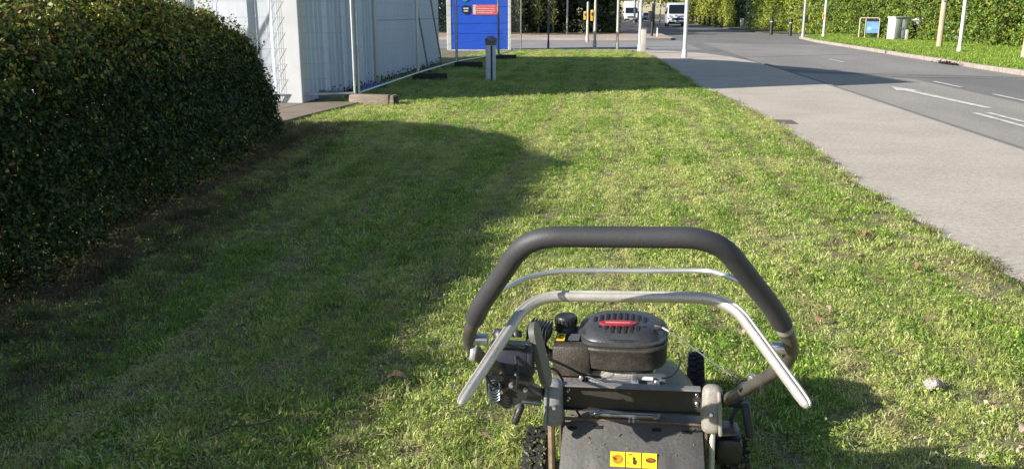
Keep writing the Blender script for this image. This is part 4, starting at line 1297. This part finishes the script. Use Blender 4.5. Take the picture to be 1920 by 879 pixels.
M_red = mat("badge_red", (.36, .022, .03), .5)
M_navy = mat("navy_plastic", (.012, .015, .028), .45, col2=(.024, .027, .038), scale=18, grit=.2)
M_dirt = mat("clipping_mud", (.10, .10, .045), .95, col2=(.05, .045, .03), scale=40, bump=.9, bscale=60)

mow = thing("lawn_mower", "black petrol lawn mower with foam handle standing on the grass", "lawn mower", (.104, 2.2, 0), R(-3))
mow.rotation_euler = (0, R(-2.2), R(-3))


def P(name, m, mt, parent=None, smooth=40):
    return m.build(name, mt, parent or mow, smooth=smooth)


# deck
P("deck", MB().loft([ring(*s) for s in [(-.13, .17, .12, .26, .05), (-.08, .20, .09, .275, .06), (.05, .21, .08, .28, .07), (.22, .21, .08, .27, .08), (.40, .185, .08, .25, .08), (.54, .15, .09, .22, .07), (.64, .10, .10, .18, .05), (.68, .05, .12, .15, .02)]]), M_deck)
P("axle", MB().tube([(-.27, 0, .105), (.29, 0, .105)], .012, 8), M_rust)
P("axle", MB().tube([(-.2, .63, .1), (.2, .63, .1)], .012, 8), M_rust)


def mower_wheel(x, y, r, w, tag=None):
    root = MB().lathe([(r * .55, -w / 2), (r * .9, -w / 2), (r, -w * .36), (r, w * .36), (r * .9, w / 2), (r * .55, w / 2)], (x, y, r), 28, rot=(0, R(90), 0)).build("wheel", M_tyre, mow)
    m = MB()
    for k in range(26):
        a = 2 * math.pi * k / 26
        for sx in (-1, 1):
            aa = a + (.06 if sx > 0 else -.06)
            m.box((x + sx * w * .24, y + math.sin(aa) * (r + .002), r + math.cos(aa) * (r + .002)), (w * .42, r * .13, .009), rot=(-aa, 0, 0))
    P("tread", m, M_tyre, root, smooth=0)
    MB().lathe([(r * .56, -w * .5), (r * .5, -w * .3), (r * .2, -w * .32), (r * .2, w * .32), (r * .5, w * .3), (r * .56, w * .5)], (x, y, r), 20, rot=(0, R(90), 0)).build("rim", M_grey, root)
    return root


wl = mower_wheel(-.283, 0, .103, .068)
wr_ = mower_wheel(.288, 0, .103, .068)
mower_wheel(-.20, .64, .098, .056)
mower_wheel(.205, .64, .098, .056)
# caked clippings on the rear tyres
for wob, xx in ((wl, -.283), (wr_, .288)):
    a = rng.uniform(-2.4, 1.6, 520)
    rr_ = .106 + np.abs(rng.normal(0, .004, 520))
    Ps = np.stack([xx + rng.uniform(-.034, .034, 520), np.sin(a) * rr_, .103 + np.cos(a) * rr_], 1)
    Nn = np.stack([np.zeros(520), np.sin(a), np.cos(a)], 1)
    V, Q, CC = leaves(Ps, Nn, np.full(520, .013), pick_cols(520, [(.10, .10, .04), (.05, .045, .03), (.2, .22, .05), (.3, .28, .18)], [4, 4, 2, .6]), spread=.5, aspect=.5)
    o = link_mesh("stuck_clippings", raw_mesh("stuck_clippings", V, Q, CC), M_tleaf, wob); o["kind"] = "stuff"

# engine
ENX, ENY = -.042, .300
def sring(z, rx, ry, cx=ENX, cy=ENY, n=48, e=3.5):
    out = []
    for k in range(n):
        a = 2 * math.pi * k / n
        c_, s_ = math.cos(a), math.sin(a)
        out.append(Vector((cx + rx * math.copysign(abs(c_) ** (2 / e), c_), cy + ry * math.copysign(abs(s_) ** (2 / e), s_), z)))
    return out
cov = P("engine_cover", MB().loft([sring(.340, .130, .140), sring(.346, .140, .150), sring(.400, .141, .151), sring(.4035, .143, .153), sring(.408, .143, .153), sring(.412, .140, .150), sring(.413, .124, .138)]), M_dusty)
dome = P("cowl", MB().loft([sring(.406, .132, .130), sring(.424, .129, .126), sring(.431, .122, .121), sring(.442, .108, .110), sring(.450, .09, .094), sring(.4535, .06, .064), sring(.455, .02, .02)]), mat("cowl_plastic", (.050, .051, .056), .4, col2=(.032, .032, .034), scale=11, bump=.06, bscale=120, grit=.15), cov)
def top_z(x, y):
    q = math.sqrt(((x - ENX) / .122) ** 2 + ((y - ENY) / .124) ** 2)
    return float(np.interp(q, [0, .17, .5, .73, .87, 1.0], [.455, .455, .4535, .450, .442, .431]))
for k in range(9):
    xx = ENX - .008 + (k - 4) * .0195
    for (yc, ln) in ((ENY + .022 - .0012 * (k - 4) ** 2, .056 - .0012 * (k - 4) ** 2), (ENY - .083 + .0009 * (k - 4) ** 2, .036)):
        z0 = top_z(xx, yc)
        tl = (top_z(xx, yc + .02) - top_z(xx, yc - .02)) / .04
        P("vent_slot", MB().rbox((xx, yc, z0 + .0005), (.0118, ln * 1.08, .006), .002, rot=(math.atan(tl), 0, 0), seg=1), mat("slot_black", (.006, .006, .006), .9), dome)
badge = P("badge", MB().loft([[Vector((ENX - .012 + .058 * math.copysign(abs(math.cos(a)) ** .9, math.cos(a)), ENY - .040 + .023 * math.copysign(abs(math.sin(a)) ** 1.25, math.sin(a)), z)) for a in [2 * math.pi * k / 28 for k in range(28)]] for z in (.448, .4585)]), M_red, dome)
P("badge_lettering", MB().rbox((ENX - .012, ENY - .041, .4590), (.078, .0085, .0014), .0006, seg=1), mat("badge_letter", (.62, .22, .22), .5), badge)
# raised rib on the rear of the cowl
P("cowl_rib", MB().tube(smooth_path([(ENX - .116, ENY - .06, .428), (ENX - .09, ENY - .100, .427), (ENX - .02, ENY - .118, .427), (ENX + .06, ENY - .112, .427), (ENX + .10, ENY - .075, .429)], 6), .0065, 8), M_plast, dome)
# recoil starter handle
P("cowl_flange", MB().loft([sring(.4125, .135, .134), sring(.415, .138, .137), sring(.421, .138, .137), sring(.424, .132, .130)]), mat("flange_grey", (.06, .06, .06), .45, col2=(.035, .034, .033), scale=20), cov)
st_ = P("starter_handle", MB().rbox((.072, ENY - .055, .452), (.030, .018, .020), .006, rot=(0, 0, R(-20)), seg=2), M_black, dome)
P("starter_ferrule", MB().tube([(.08, ENY - .06, .455), (.105, ENY - .085, .45)], .004, 8), M_chrome, st_)
# fuel tank on the left
tank = P("fuel_tank", MB().rbox((-.193, .250, .366), (.122, .196, .100), .012, seg=2, top=(.95, .94)), M_dusty)
cap = P("fuel_cap", MB().lathe([(.033, 0), (.034, .004), (.034, .026), (.031, .031), (.026, .032), (.02, .029)], (-.222, .30, .432), 24), M_plast, tank)
m = MB()
for k in range(18):
    a = 2 * math.pi * k / 18
    m.box((-.222 + .0345 * math.cos(a), .30 + .0345 * math.sin(a), .446), (.004, .004, .02), rot=(0, 0, a))
P("cap_ridges", m, M_plast, cap, smooth=0)
P("filler_neck", MB().lathe([(.037, 0), (.03, .02)], (-.222, .30, .416), 20), M_plast, tank)
yl = P("warning_sticker", MB().box((-.229, .212, .4235), (.026, .055, .0022)), M_lbl, tank, smooth=0)
for dy, dx, sz in ((.012, .0, (.012, .010, .001)), (-.012, .002, (.010, .012, .001)), (.0, -.004, (.004, .03, .001))):
    P("sticker_symbol", MB().box((-.229 + dx, .212 + dy, .4250), sz), mat("sticker_ink", (.12, .06, .01), .6), yl, smooth=0)
P("grey_plate", MB().box((-.188, .215, .4235), (.034, .05, .0022)), mat("embossed_grey", (.11, .11, .11), .5), tank, smooth=0)
# crankcase and fins
blk = P("engine_block", MB().rbox((-.045, .30, .295), (.215, .25, .08), .02), M_alum)
for k in range(5):
    P("cooling_fin", MB().rbox((-.205, .20 + .0, .262 + k * .011), (.09, .13, .005), .001, seg=1), M_alum, blk, smooth=0)
P("exhaust_guard", MB().rbox((.05, .16, .305), (.09, .05, .05), .01), M_galvd)
# carburettor linkage below the cover, facing the handle
P("linkage_rod", MB().tube([(-.145, .135, .335), (-.10, .13, .325), (-.02, .128, .332)], .0045, 8), M_chrome)
P("linkage_rod", MB().tube([(.0, .13, .333), (.055, .13, .331)], .006, 8), mat("pale_plastic", (.68, .66, .6), .5))
P("linkage_plate", MB().rbox((-.05, .115, .318), (.13, .02, .014), .003, rot=(R(20), 0, R(-6)), seg=1), M_chrome)
P("linkage_arm", MB().rbox((.0, .12, .335), (.018, .012, .032), .004), M_chrome)
for xx, zz in ((-.16, .33), (.065, .325), (-.135, .3), (.02, .31)):
    P("bolt", MB().lathe([(.007, 0), (.007, .006), (.004, .009)], (xx, .125, zz), 10, rot=(R(90), 0, 0)), M_chrome)
# ribbed air filter housing beside the tank
af = P("air_filter", MB().rbox((-.298, .22, .44), (.078, .075, .05), .02, rot=(0, R(8), R(-8)), seg=3), M_plast)
for k in range(7):
    P("filter_rib", MB().rbox((-.327 + k * .0098, .22 - .0013 * k, .444 - .0013 * k), (.0042, .078, .054), .002, rot=(0, R(8), R(-8)), seg=1), M_black, af)
P("filter_pipe", MB().tube(smooth_path([(-.30, .22, .41), (-.28, .24, .36), (-.22, .26, .33)], 5), .016, 10), M_plast, af)

# rear frame: crossbar, brackets, flap
bar = P("crossbar", MB().box((-.003, -.135, .396), (.366, .004, .072)), M_plate, smooth=0)
P("crossbar_lip", MB().rbox((-.003, -.148, .4345), (.366, .028, .005), .0015, seg=1), mat("lip_pale", (.20, .185, .17), .5, col2=(.13, .12, .11), scale=20), bar, smooth=0)  # lip coloured paler than the crossbar plate
P("crossbar_lip", MB().rbox((-.003, -.142, .3595), (.366, .012, .004), .0015, seg=1), M_plate, bar, smooth=0)
for sx in (-1, 1):
    for zz in (.416, .39):
        P("screw", MB().lathe([(.005, 0), (.005, .004), (.0028, .006), (.0028, .016)], (sx * .170, -.139, zz), 10, rot=(R(90), 0, 0)), M_chrome, bar)
for sx, mt, rz in ((-1, M_brkd, 6), (1, M_brk, -6)):
    b = P("handle_bracket", MB().rbox((sx * .208, -.165, .388), (.052, .052, .128), .020, rot=(R(-14), 0, R(rz)), seg=4), mt)
    P("bracket_ridge", MB().rbox((sx * .226, -.192, .388), (.010, .012, .116), .005, rot=(R(-14), R(-2 * sx), 0), seg=2), mt, b)
    P("bracket_bolt", MB().lathe([(.0085, 0), (.0085, .004), (.0045, .009)], (sx * .204, -.189, .384), 12, rot=(R(76), 0, 0)), M_chrome, b)
    P("side_plate", MB().box((sx * .196, -.09, .30), (.006, .10, .17)), M_rust, smooth=0)
P("chassis_strut", MB().tube([(-.228, -.08, .33), (-.218, -.16, .14)], .010, 8), M_rust)
P("chassis_strut", MB().tube([(.214, -.12, .31), (.206, -.19, .16)], .008, 8), mat("pale_steel", (.5, .45, .36), .5, metal=.3))
P("latch_plate", MB().rbox((-.02, -.12, .335), (.19, .014, .022), .005, rot=(R(25), 0, 0)), M_chrome)
for xx in (-.095, .062):
    P("latch_bolt", MB().lathe([(.008, 0), (.008, .006), (.005, .008)], (xx, -.130, .340), 12, rot=(R(65), 0, 0)), M_galvd)
P("hinge_rod", MB().tube([(-.19, -.128, .323), (.19, -.128, .323)], .005, 8), M_rust)
# discharge flap: gently crowned moulded sheet sloping down and back
def flap_pt(u, v, off=0.0):
    yy = -.128 - .205 * v - .012 * math.sin(math.pi * v)
    zz = .322 - .225 * v + .018 * math.sin(math.pi * min(1, v))
    zz -= .010 * abs(u) ** 4
    x_ = u * (.187 + .006 * v)
    nrm = Vector((0, -.72, .69))
    return Vector((x_, yy, zz)) + nrm * (off - .006 * abs(u) ** 6 + (.0055 if abs(u) < .58 and v > .25 else 0.0))
NU, NV = 25, 13
V, F = [], []
for j in range(NV):
    for i in range(NU): V.append(flap_pt(-1 + 2 * i / (NU - 1), j / (NV - 1)))
for j in range(NV):
    for i in range(NU): V.append(flap_pt(-1 + 2 * i / (NU - 1), j / (NV - 1), -.006))
k0 = NU * NV
for j in range(NV - 1):
    for i in range(NU - 1):
        a = j * NU + i
        F.append((a, a + 1, a + NU + 1, a + NU)); F.append((k0 + a, k0 + a + NU, k0 + a + NU + 1, k0 + a + 1))
for i in range(NU - 1):
    F.append((i, k0 + i, k0 + i + 1, i + 1)); a = (NV - 1) * NU + i; F.append((a, a + 1, k0 + a + 1, k0 + a))
for j in range(NV - 1):
    a = j * NU; F.append((a, a + NU, k0 + a + NU, k0 + a)); a = j * NU + NU - 1; F.append((a, k0 + a, k0 + a + NU, a + NU))
flap = P("rear_flap", MB().add(V, F), M_flap, smooth=30)
for u in (-.86, -.48, .35, .76):
    c_ = flap_pt(u, .07, .001)
    P("flap_slot", MB().rbox(c_, (.024, .004, .009), .001, rot=(R(-43), 0, 0), seg=1), mat("slot_black", (.006, .006, .006), .9), flap, smooth=0)
for u in (-.04, .02):
    P("flap_hook", MB().rbox(flap_pt(u, -.01, .004), (.006, .006, .014), .001, rot=(R(-43), 0, 0), seg=1), M_chrome, flap, smooth=0)
# yellow pictogram label, three columns
lab = None
M_ink = mat("label_ink", (.05, .03, .01), .6)
M_ora = mat("label_orange", (.72, .17, .02), .5)
RX = (R(46), 0, 0)
for r_ in range(3):
    for c_ in range(3):
        u = -.185 + c_ * .218
        v = .37 + r_ * .155
        q = flap_pt(u + .0, v, .0016)
        cell = P("label_cell", MB().box(q, (.0385, .039, .0018), rot=RX), M_lbl, flap, smooth=0)
        def sym(dx, dy, sx, sy, mt, rz=0):
            lift = Vector((0, -.72, .69)) * .0018
            off = Matrix.Rotation(R(46), 3, 'X') @ Vector((dx, dy, 0))
            mm = MB().lathe([(1, -.0004), (1, .0004)], (0, 0, 0), 14)
            mm.v = [tuple(Matrix.Rotation(R(46), 3, 'X') @ (Matrix.Rotation(rz, 3, 'Z') @ Vector((a_ * sx, b_ * sy, d_))) + off + q + lift) for a_, b_, d_ in mm.v]
            P("pictogram", mm, mt, cell)
        k = r_ * 3 + c_
        if k == 0: sym(0, 0, .013, .012, M_ora); sym(.0, .0, .0095, .009, M_lbl) ; sym(-.008, .002, .0075, .0032, M_ink, -.6)
        elif k == 1: sym(.001, .003, .0035, .0045, M_ink); sym(.003, -.006, .005, .0065, M_ink); sym(-.008, .013, .006, .0015, M_ink)
        elif k == 2: sym(.003, .001, .013, .0065, M_ink); sym(.002, .001, .0105, .0045, M_ora)
        elif k == 3: sym(-.004, .0, .006, .011, M_ink); sym(.009, -.002, .004, .008, M_ink)
        elif k == 4: sym(0, -.002, .011, .009, M_ink); sym(0, -.002, .0085, .0065, M_lbl)
        elif k == 5: sym(0, 0, .012, .010, M_ink); sym(0, 0.0, .0095, .0075, M_lbl); sym(0, 0, .003, .005, M_ink)
        else: sym(0, 0, .010, .005, M_ink)

# wheel-arch cover, height lever and rust plate on the right
P("arch_cover", MB().rbox((.262, -.02, .215), (.075, .13, .085), .02), M_plast)
P("rust_plate", MB().rbox((.252, -.06, .268), (.055, .03, .006), .002, rot=(R(12), 0, R(12)), seg=1), M_rust)
lv = P("height_lever", MB().tube([(.272, .08, .22), (.292, .03, .30), (.305, -.01, .33)], .008, 8), M_galvd)
P("lever_grip", MB().rbox((.315, -.03, .292), (.024, .028, .10), .008, rot=(R(-12), R(-10), 0)), M_navy, lv)
P("lever_mount", MB().rbox((.285, .02, .325), (.05, .05, .025), .008), M_navy, lv)

# handle
def mirror(pts): return [(-x, y, z) for x, y, z in reversed(pts)]
right = [(.172, -.73, 1.002), (.298, -.622, .818), (.340, -.565, .725), (.328, -.50, .655), (.236, -.12, .385)]
full = fillet(mirror(right) + right, [.05, .045, .06, .085, .085, .06, .045, .05], 9) if False else None
hp = fillet(mirror(right) + right, [.04, .05, .05, .062, .062, .05, .05, .04], 9)
P("handle_tube", MB().tube(hp, .0148, 14), M_tube)
iL = min(range(len(hp)), key=lambda i: (hp[i] - Vector((-.309, -.607, .793))).length)
iR = min(range(len(hp)), key=lambda i: (hp[i] - Vector((.309, -.607, .793))).length)
gp_ = [hp[iL]] + [q for q in hp[iL + 1:iR]] + [hp[iR]]
# resample so that ends fall on the wanted spots
e1 = hp[iL - 1].lerp(hp[iL], .2); 
P("foam_grip", MB().tube([Vector((-.312, -.603, .787))] + gp_[1:-1] + [Vector((.308, -.608, .796))], .0198, 18), M_foam)
P("grip_collar", MB().tube([Vector((.3115, -.604, .789)), Vector((.3155, -.598, .779))], .0172, 16), mat("pale_collar", (.35, .33, .29), .6), None)
# operator bail (thick, grooved) and drive bail (thin)
sec = []
for k in range(20):
    a = 2 * math.pi * k / 20
    rr_ = 1.0
    if k in (14, 16): rr_ = .96
    if k == 15: rr_ = .62
    if k in (4, 6): rr_ = .96
    if k == 5: rr_ = .62
    sec.append((rr_ * math.cos(a), rr_ * math.sin(a)))
bp = [(.332, -.752, .700), (.214, -.512, .814), (-.204, -.512, .810), (-.308, -.752, .678)]
bp = [(.336, -.765, .697)] + bp[1:3] + [(-.312, -.765, .672)]
bpath = fillet(bp, .075, 10)
dA = (bpath[1] - Vector(bp[0])).normalized(); dB = (bpath[-2] - Vector(bp[-1])).normalized()
bpath = [Vector(bp[0]) + dA * q for q in (0, .004, .012, .03)] + bpath[1:-1] + [Vector(bp[-1]) + dB * q for q in (.03, .012, .004, 0)]
brad = [.0125] * len(bpath)
for q, s_ in enumerate((.35, .72, .92, 1.0)): brad[q] = .0118 * s_; brad[-1 - q] = .0118 * s_
bail = P("operator_bail", MB().tube(bpath, brad, sec=sec), M_bail, smooth=25)
tb = P("drive_bail", MB().tube(smooth_path([(-.265, -.615, .845), (-.236, -.595, .860), (-.192, -.55, .867), (-.12, -.52, .870), (.02, -.51, .869), (.15, -.515, .873), (.19, -.54, .876), (.240, -.60, .872), (.27, -.62, .855)], 6), .0056, 8), M_thin)
for sx in (-1, 1):
    P("bail_pivot", MB().lathe([(.013, -.02), (.013, .02)], (sx * .315, -.56, .725), 14, rot=(0, R(90), 0)), M_chrome, bail)
    P("handle_bolt", MB().lathe([(.010, 0), (.010, .008), (.006, .013)], (sx * .286, -.34, .556), 12, rot=(R(20), R(-10 * sx), 0)), M_chrome)
    P("handle_clip", MB().lathe([(.0165, -.011), (.0165, .011)], (sx * .277, -.30, .5155), 14, rot=(R(128.5), 0, R(-13 * sx))), M_black)
P("clip_tail", MB().tube([(.30, -.40, .585), (.302, -.40, .545)], .005, 6), M_black)
P("starter_cord", MB().tube(smooth_path([(.105, ENY - .085, .45), (.16, .08, .463), (.215, -.10, .488), (.262, -.28, .523)], 6), .0019, 6), mat("cord_grey", (.15, .15, .145), .8, col2=(.09, .09, .085), scale=200))

# control cluster on the left arm
cx = P("control_box", MB().rbox((-.284, -.372, .600), (.092, .060, .070), .010, rot=(R(-12), 0, R(4)), seg=2), M_navy)
P("box_lid", MB().rbox((-.284, -.378, .640), (.088, .066, .010), .004, rot=(R(-12), R(4), R(4)), seg=1), M_navy, cx)
P("box_button", MB().lathe([(.020, 0), (.020, .012), (.014, .02)], (-.302, -.375, .655), 16, rot=(R(-12), 0, 0)), M_navy, cx)
P("box_button", MB().lathe([(.012, 0), (.012, .010), (.008, .015)], (-.265, -.365, .655), 14, rot=(R(-12), 0, 0)), M_plast, cx)
P("throttle_paddle", MB().prism(rr_poly(.062, .165, .03, 6), -.007, .007, rot=(R(78), R(0), R(84)), c=(-.214, -.34, .600)), mat("paddle_grey", (.085, .085, .078), .5, col2=(.12, .12, .105), scale=20), cx)
P("paddle_stem", MB().rbox((-.236, -.37, .60), (.02, .05, .085), .006, rot=(R(-12), 0, 0)), M_navy, cx)
P("lower_bracket", MB().prism([(-.06, .03), (.05, .03), (.04, -.03), (-.01, -.06), (-.045, -.035)], -.02, .02, rot=(R(90), 0, R(6)), c=(-.285, -.37, .535)), M_plast, cx)
P("bracket_strip", MB().rbox((-.342, -.38, .55), (.006, .02, .075), .002, seg=1), M_chrome, cx)
m = MB()
coil = [(-.318 + .014 * math.cos(t * .7), -.405 - .0 + .010 * math.sin(t * .7) * .4, .545 + .014 * math.sin(t * .7) - .0008 * t) for t in range(44)]
P("return_spring", MB().tube(coil, .0015, 6), mat("spring_teal", (.16, .22, .23), .35, metal=.7), cx)
P("pivot_rod", MB().tube([(-.33, -.40, .52), (-.23, -.36, .545)], .008, 8), M_rust, cx)
P("clutch_arm", MB().rbox((-.262, -.372, .52), (.016, .02, .09), .004, rot=(R(-10), R(8), 0)), M_galvd, cx)
P("adjuster", MB().tube([(-.255, -.36, .5), (-.235, -.25, .44)], .009, 8), M_plast, cx)
P("adjuster", MB().tube([(-.273, -.35, .49), (-.252, -.24, .43)], .006, 8), M_galvd, cx)
kb = P("folding_lever", MB().tube([(-.235, -.22, .41), (-.27, -.24, .425), (-.288, -.245, .425)], .008, 8), M_galvd)
P("lever_grip", MB().rbox((-.290, -.255, .395), (.020, .026, .058), .009, rot=(R(-10), R(22), 0), seg=3), M_plast, kb)
P("bail_link", MB().rbox((-.328, -.55, .695), (.014, .03, .05), .005, rot=(R(-20), R(10), 0)), M_chrome)
for pts, rr_ in (([(-.245, -.36, .585), (-.225, -.2, .53), (-.19, -.02, .43), (-.15, .08, .36), (-.10, .12, .335)], .0042),
                 ([(-.255, -.36, .57), (-.24, -.2, .50), (-.215, -.05, .43), (-.195, .0, .36), (-.19, .05, .30)], .0038),
                 ([(-.15, .08, .36), (-.06, .04, .347), (.03, .02, .338), (.10, .06, .32)], .004),
                 ([(-.165, -.10, .372), (-.15, -.115, .34), (-.14, -.10, .31)], .0035),
                 ([(.08, .14, .33), (.11, .15, .335), (.135, .18, .36), (.13, .22, .38)], .003)):
    P("control_cable", MB().tube(smooth_path(pts, 6), rr_, 8), M_black)

# loose clippings and dust crumbs caught on the mower
n = 420
cx_ = rng.uniform(-.18, .18, n); vv = rng.uniform(0.02, .9, n)
Ps = np.array([list(flap_pt(a_ / .19, b_, .002)) for a_, b_ in zip(cx_, vv)])
Ps2 = np.stack([rng.uniform(-.19, .19, 260), rng.uniform(-.11, .10, 260), rng.uniform(.281, .287, 260)], 1)
Ps = np.concatenate([Ps[:60], Ps2])
V, Q, CC = leaves(Ps, np.tile([[0, -.4, 1.0]], (len(Ps), 1)), rng.uniform(.004, .014, len(Ps)), pick_cols(len(Ps), [(.22, .24, .06), (.36, .32, .18), (.12, .10, .05), (.10, .15, .03)], [3, 3, 2, 2]), spread=.35, aspect=.3)
o = link_mesh("grass_clippings", raw_mesh("grass_clippings", V, Q, CC), M_tleaf, mow); o["kind"] = "stuff"

# ------------------------------------------------------------------ small things on the grass
M_leafb = mat("dead_leaf", (.30, .18, .095), .8, col2=(.19, .105, .055), scale=30)
M_leafp = mat("pale_dead_leaf", (.42, .33, .24), .8, col2=(.3, .23, .15), scale=30)


def fallen_leaf(x, y, s, mt, label, z=.035):
    rd = random.Random(int(x * 1000 + y * 77))
    root = thing("fallen_leaf", label, "leaf", (x, y, z), rd.uniform(0, 6.28), "fallen leaves on the grass")
    n = 9
    V, F = [], []
    for i in range(n):
        t = i / (n - 1)
        wd = s * .36 * math.sin(math.pi * min(1, t * .93 + .05)) ** .7 * rd.uniform(.8, 1.1)
        cz = s * (.18 * math.sin(t * 3.3) + .05)
        V += [((t - .5) * s, -wd, cz + wd * .45), ((t - .5) * s, 0, cz), ((t - .5) * s, wd, cz + wd * rd.uniform(.2, .7))]
    for i in range(n - 1):
        for k in range(2):
            a = i * 3 + k
            F.append((a, a + 3, a + 4, a + 1))
    MB().add(V, F).build("blade", mt, root)
    MB().tube([(-.5 * s, 0, s * .05), (-.72 * s, s * .06, .0)], .0014, 5).build("stalk", mt, root)


for x, y, s, mt, lb in ((.607, 3.50, .062, M_leafp, "pale tan leaf on the grass just right of the mower engine"), (.99, 3.70, .06, M_leafb, "brown leaf on the grass level with the end of the black grip"),
                        (1.05, 3.85, .05, M_leafp, "whitish leaf beside the brown leaf right of the mower handle"), (1.786, 6.24, .085, M_leafp, "pale curled leaf near the path edge in the sunlit grass"),
                        (1.61, 5.28, .08, M_leafb, "brown leaf on sunlit grass halfway to the path edge"), (1.218, 5.99, .07, M_leafp, "pale leaf on sunlit grass above the right bend of the handle"),
                        (-.78, 2.86, .075, M_leafb, "brown leaf at the edge of the hedge shadow"), (-1.0, 3.62, .06, M_leafb, "brown leaf lying inside the hedge shadow"),
                        (-.02, 7.9, .08, M_leafb, "dark brown leaf just outside the tip of the hedge shadow"), (1.42, 2.72, .055, M_leafp, "tan leaf on the grass below the pale stone"),
                        (.95, 2.35, .07, M_leafb, "reddish brown leaf in the mower's shadow"), (1.70, 4.6, .07, M_leafb, "brown leaf on worn ground beside the path edge"),
                        (2.0, 3.55, .07, M_leafp, "pale brown leaf on bare soil by the path")):
    fallen_leaf(x, y, s, mt, lb)
stn = thing("pale_stone", "pale whitish stone lying on the sunlit grass", "stone", (1.245, 3.05, .02), R(20))
rd = random.Random(5)
rings = []
for z, q in ((0, .6), (.010, .95), (.022, 1.0), (.032, .75), (.037, .35)):
    rings.append([Vector((.036 * q * math.cos(a) * (1 + .12 * math.sin(2 * a + z * 90)), .026 * q * math.sin(a) * (1 + .1 * math.cos(3 * a)), z + .004 * math.sin(3 * a))) for a in [2 * math.pi * k / 14 for k in range(14)]])
MB().loft(rings).build("stone", mat("pale_rock", (.44, .40, .37), .85, col2=(.3, .27, .25), scale=60, bump=.6, bscale=120), stn)
tw_ = thing("fallen_twig", "thin brown twig lying on the shaded grass near the hedge shadow edge", "twig", (-1.2, 2.4, .04), 0)
MB().tube(smooth_path([(-.08, -.05, 0), (-.03, 0, .012), (.04, .03, .008), (.10, .07, .014)], 5), .0022, 6).build("stick", M_twig, tw_)
MB().tube([(.04, .03, .008), (.08, .02, .02)], .0015, 5).build("side_shoot", M_twig, tw_)
for x, y, rz, lb in ((-1.15, 23.9, .3, "white scrap of litter on the shaded grass, farther of the pair"), (-.95, 20.0, 1.1, "white scrap of litter on the shaded grass, nearer of the pair")):
    lt = thing("paper_scrap", lb, "litter", (x, y, .05), rz, "white scraps on the shaded grass")
    V = [(-.09 + .06 * i + random.uniform(-.01, .01), -.06 + .06 * j, .01 + random.uniform(0, .035)) for j in range(3) for i in range(4)]
    F = [(j * 4 + i, j * 4 + i + 1, j * 4 + i + 5, j * 4 + i + 4) for j in range(2) for i in range(3)]
    MB().add(V, F).build("paper", M_white, lt)
# extra fittings in the control cluster: nuts, clips, cable ends
for (x_, y_, z_, r__, mt_) in ((-.30, -.41, .585, .007, M_chrome), (-.262, -.41, .580, .006, M_chrome), (-.275, -.40, .545, .008, M_galvd), (-.245, -.39, .53, .006, M_chrome), (-.30, -.395, .525, .006, M_rust)):
    P("fitting", MB().lathe([(r__, 0), (r__, .008), (r__ * .5, .014)], (x_, y_, z_), 10, rot=(R(80), 0, 0)), mt_)
for pts in ([(-.31, -.37, .63), (-.335, -.42, .60), (-.325, -.41, .55), (-.29, -.40, .53)], [(-.265, -.40, .62), (-.255, -.43, .585), (-.262, -.41, .54)], [(-.30, -.38, .645), (-.285, -.42, .655), (-.25, -.40, .635), (-.235, -.35, .60)]):
    P("control_cable", MB().tube(smooth_path(pts, 5), .0035, 7), M_black)
# crumbs of leaf scattered over the lawn
n = 9500
y = 1.6 + 14 * rng.uniform(0, 1, n) ** 1.5
x = rng.uniform(-3.2, 2.1, n)
kp = (x < edge_x(y)) & (rng.uniform(size=n) < np.clip(.16 + .38 * (x + .2), .06, 1))
Ps = np.stack([x, y, rng.uniform(.012, .036, n)], 1)[kp]
V, Q, CC = leaves(Ps, np.tile([[0, 0, 1.0]], (len(Ps), 1)), rng.uniform(.008, .034, len(Ps)) * np.clip(.6 + .3 * Ps[:, 0], .5, 1.1), pick_cols(len(Ps), [(.32, .22, .12), (.40, .32, .2), (.18, .11, .06), (.5, .45, .36)], [4, 3.2, 3.5, .5]), spread=.7, aspect=.7, fold=.6)
o = link_mesh("leaf_litter", raw_mesh("leaf_litter", V, Q, CC), leaf_mat("litter_crumbs", .8, .1))
setp(o, "tiny crumbs of dry leaf scattered through the mown grass", "leaf litter", kind="stuff")
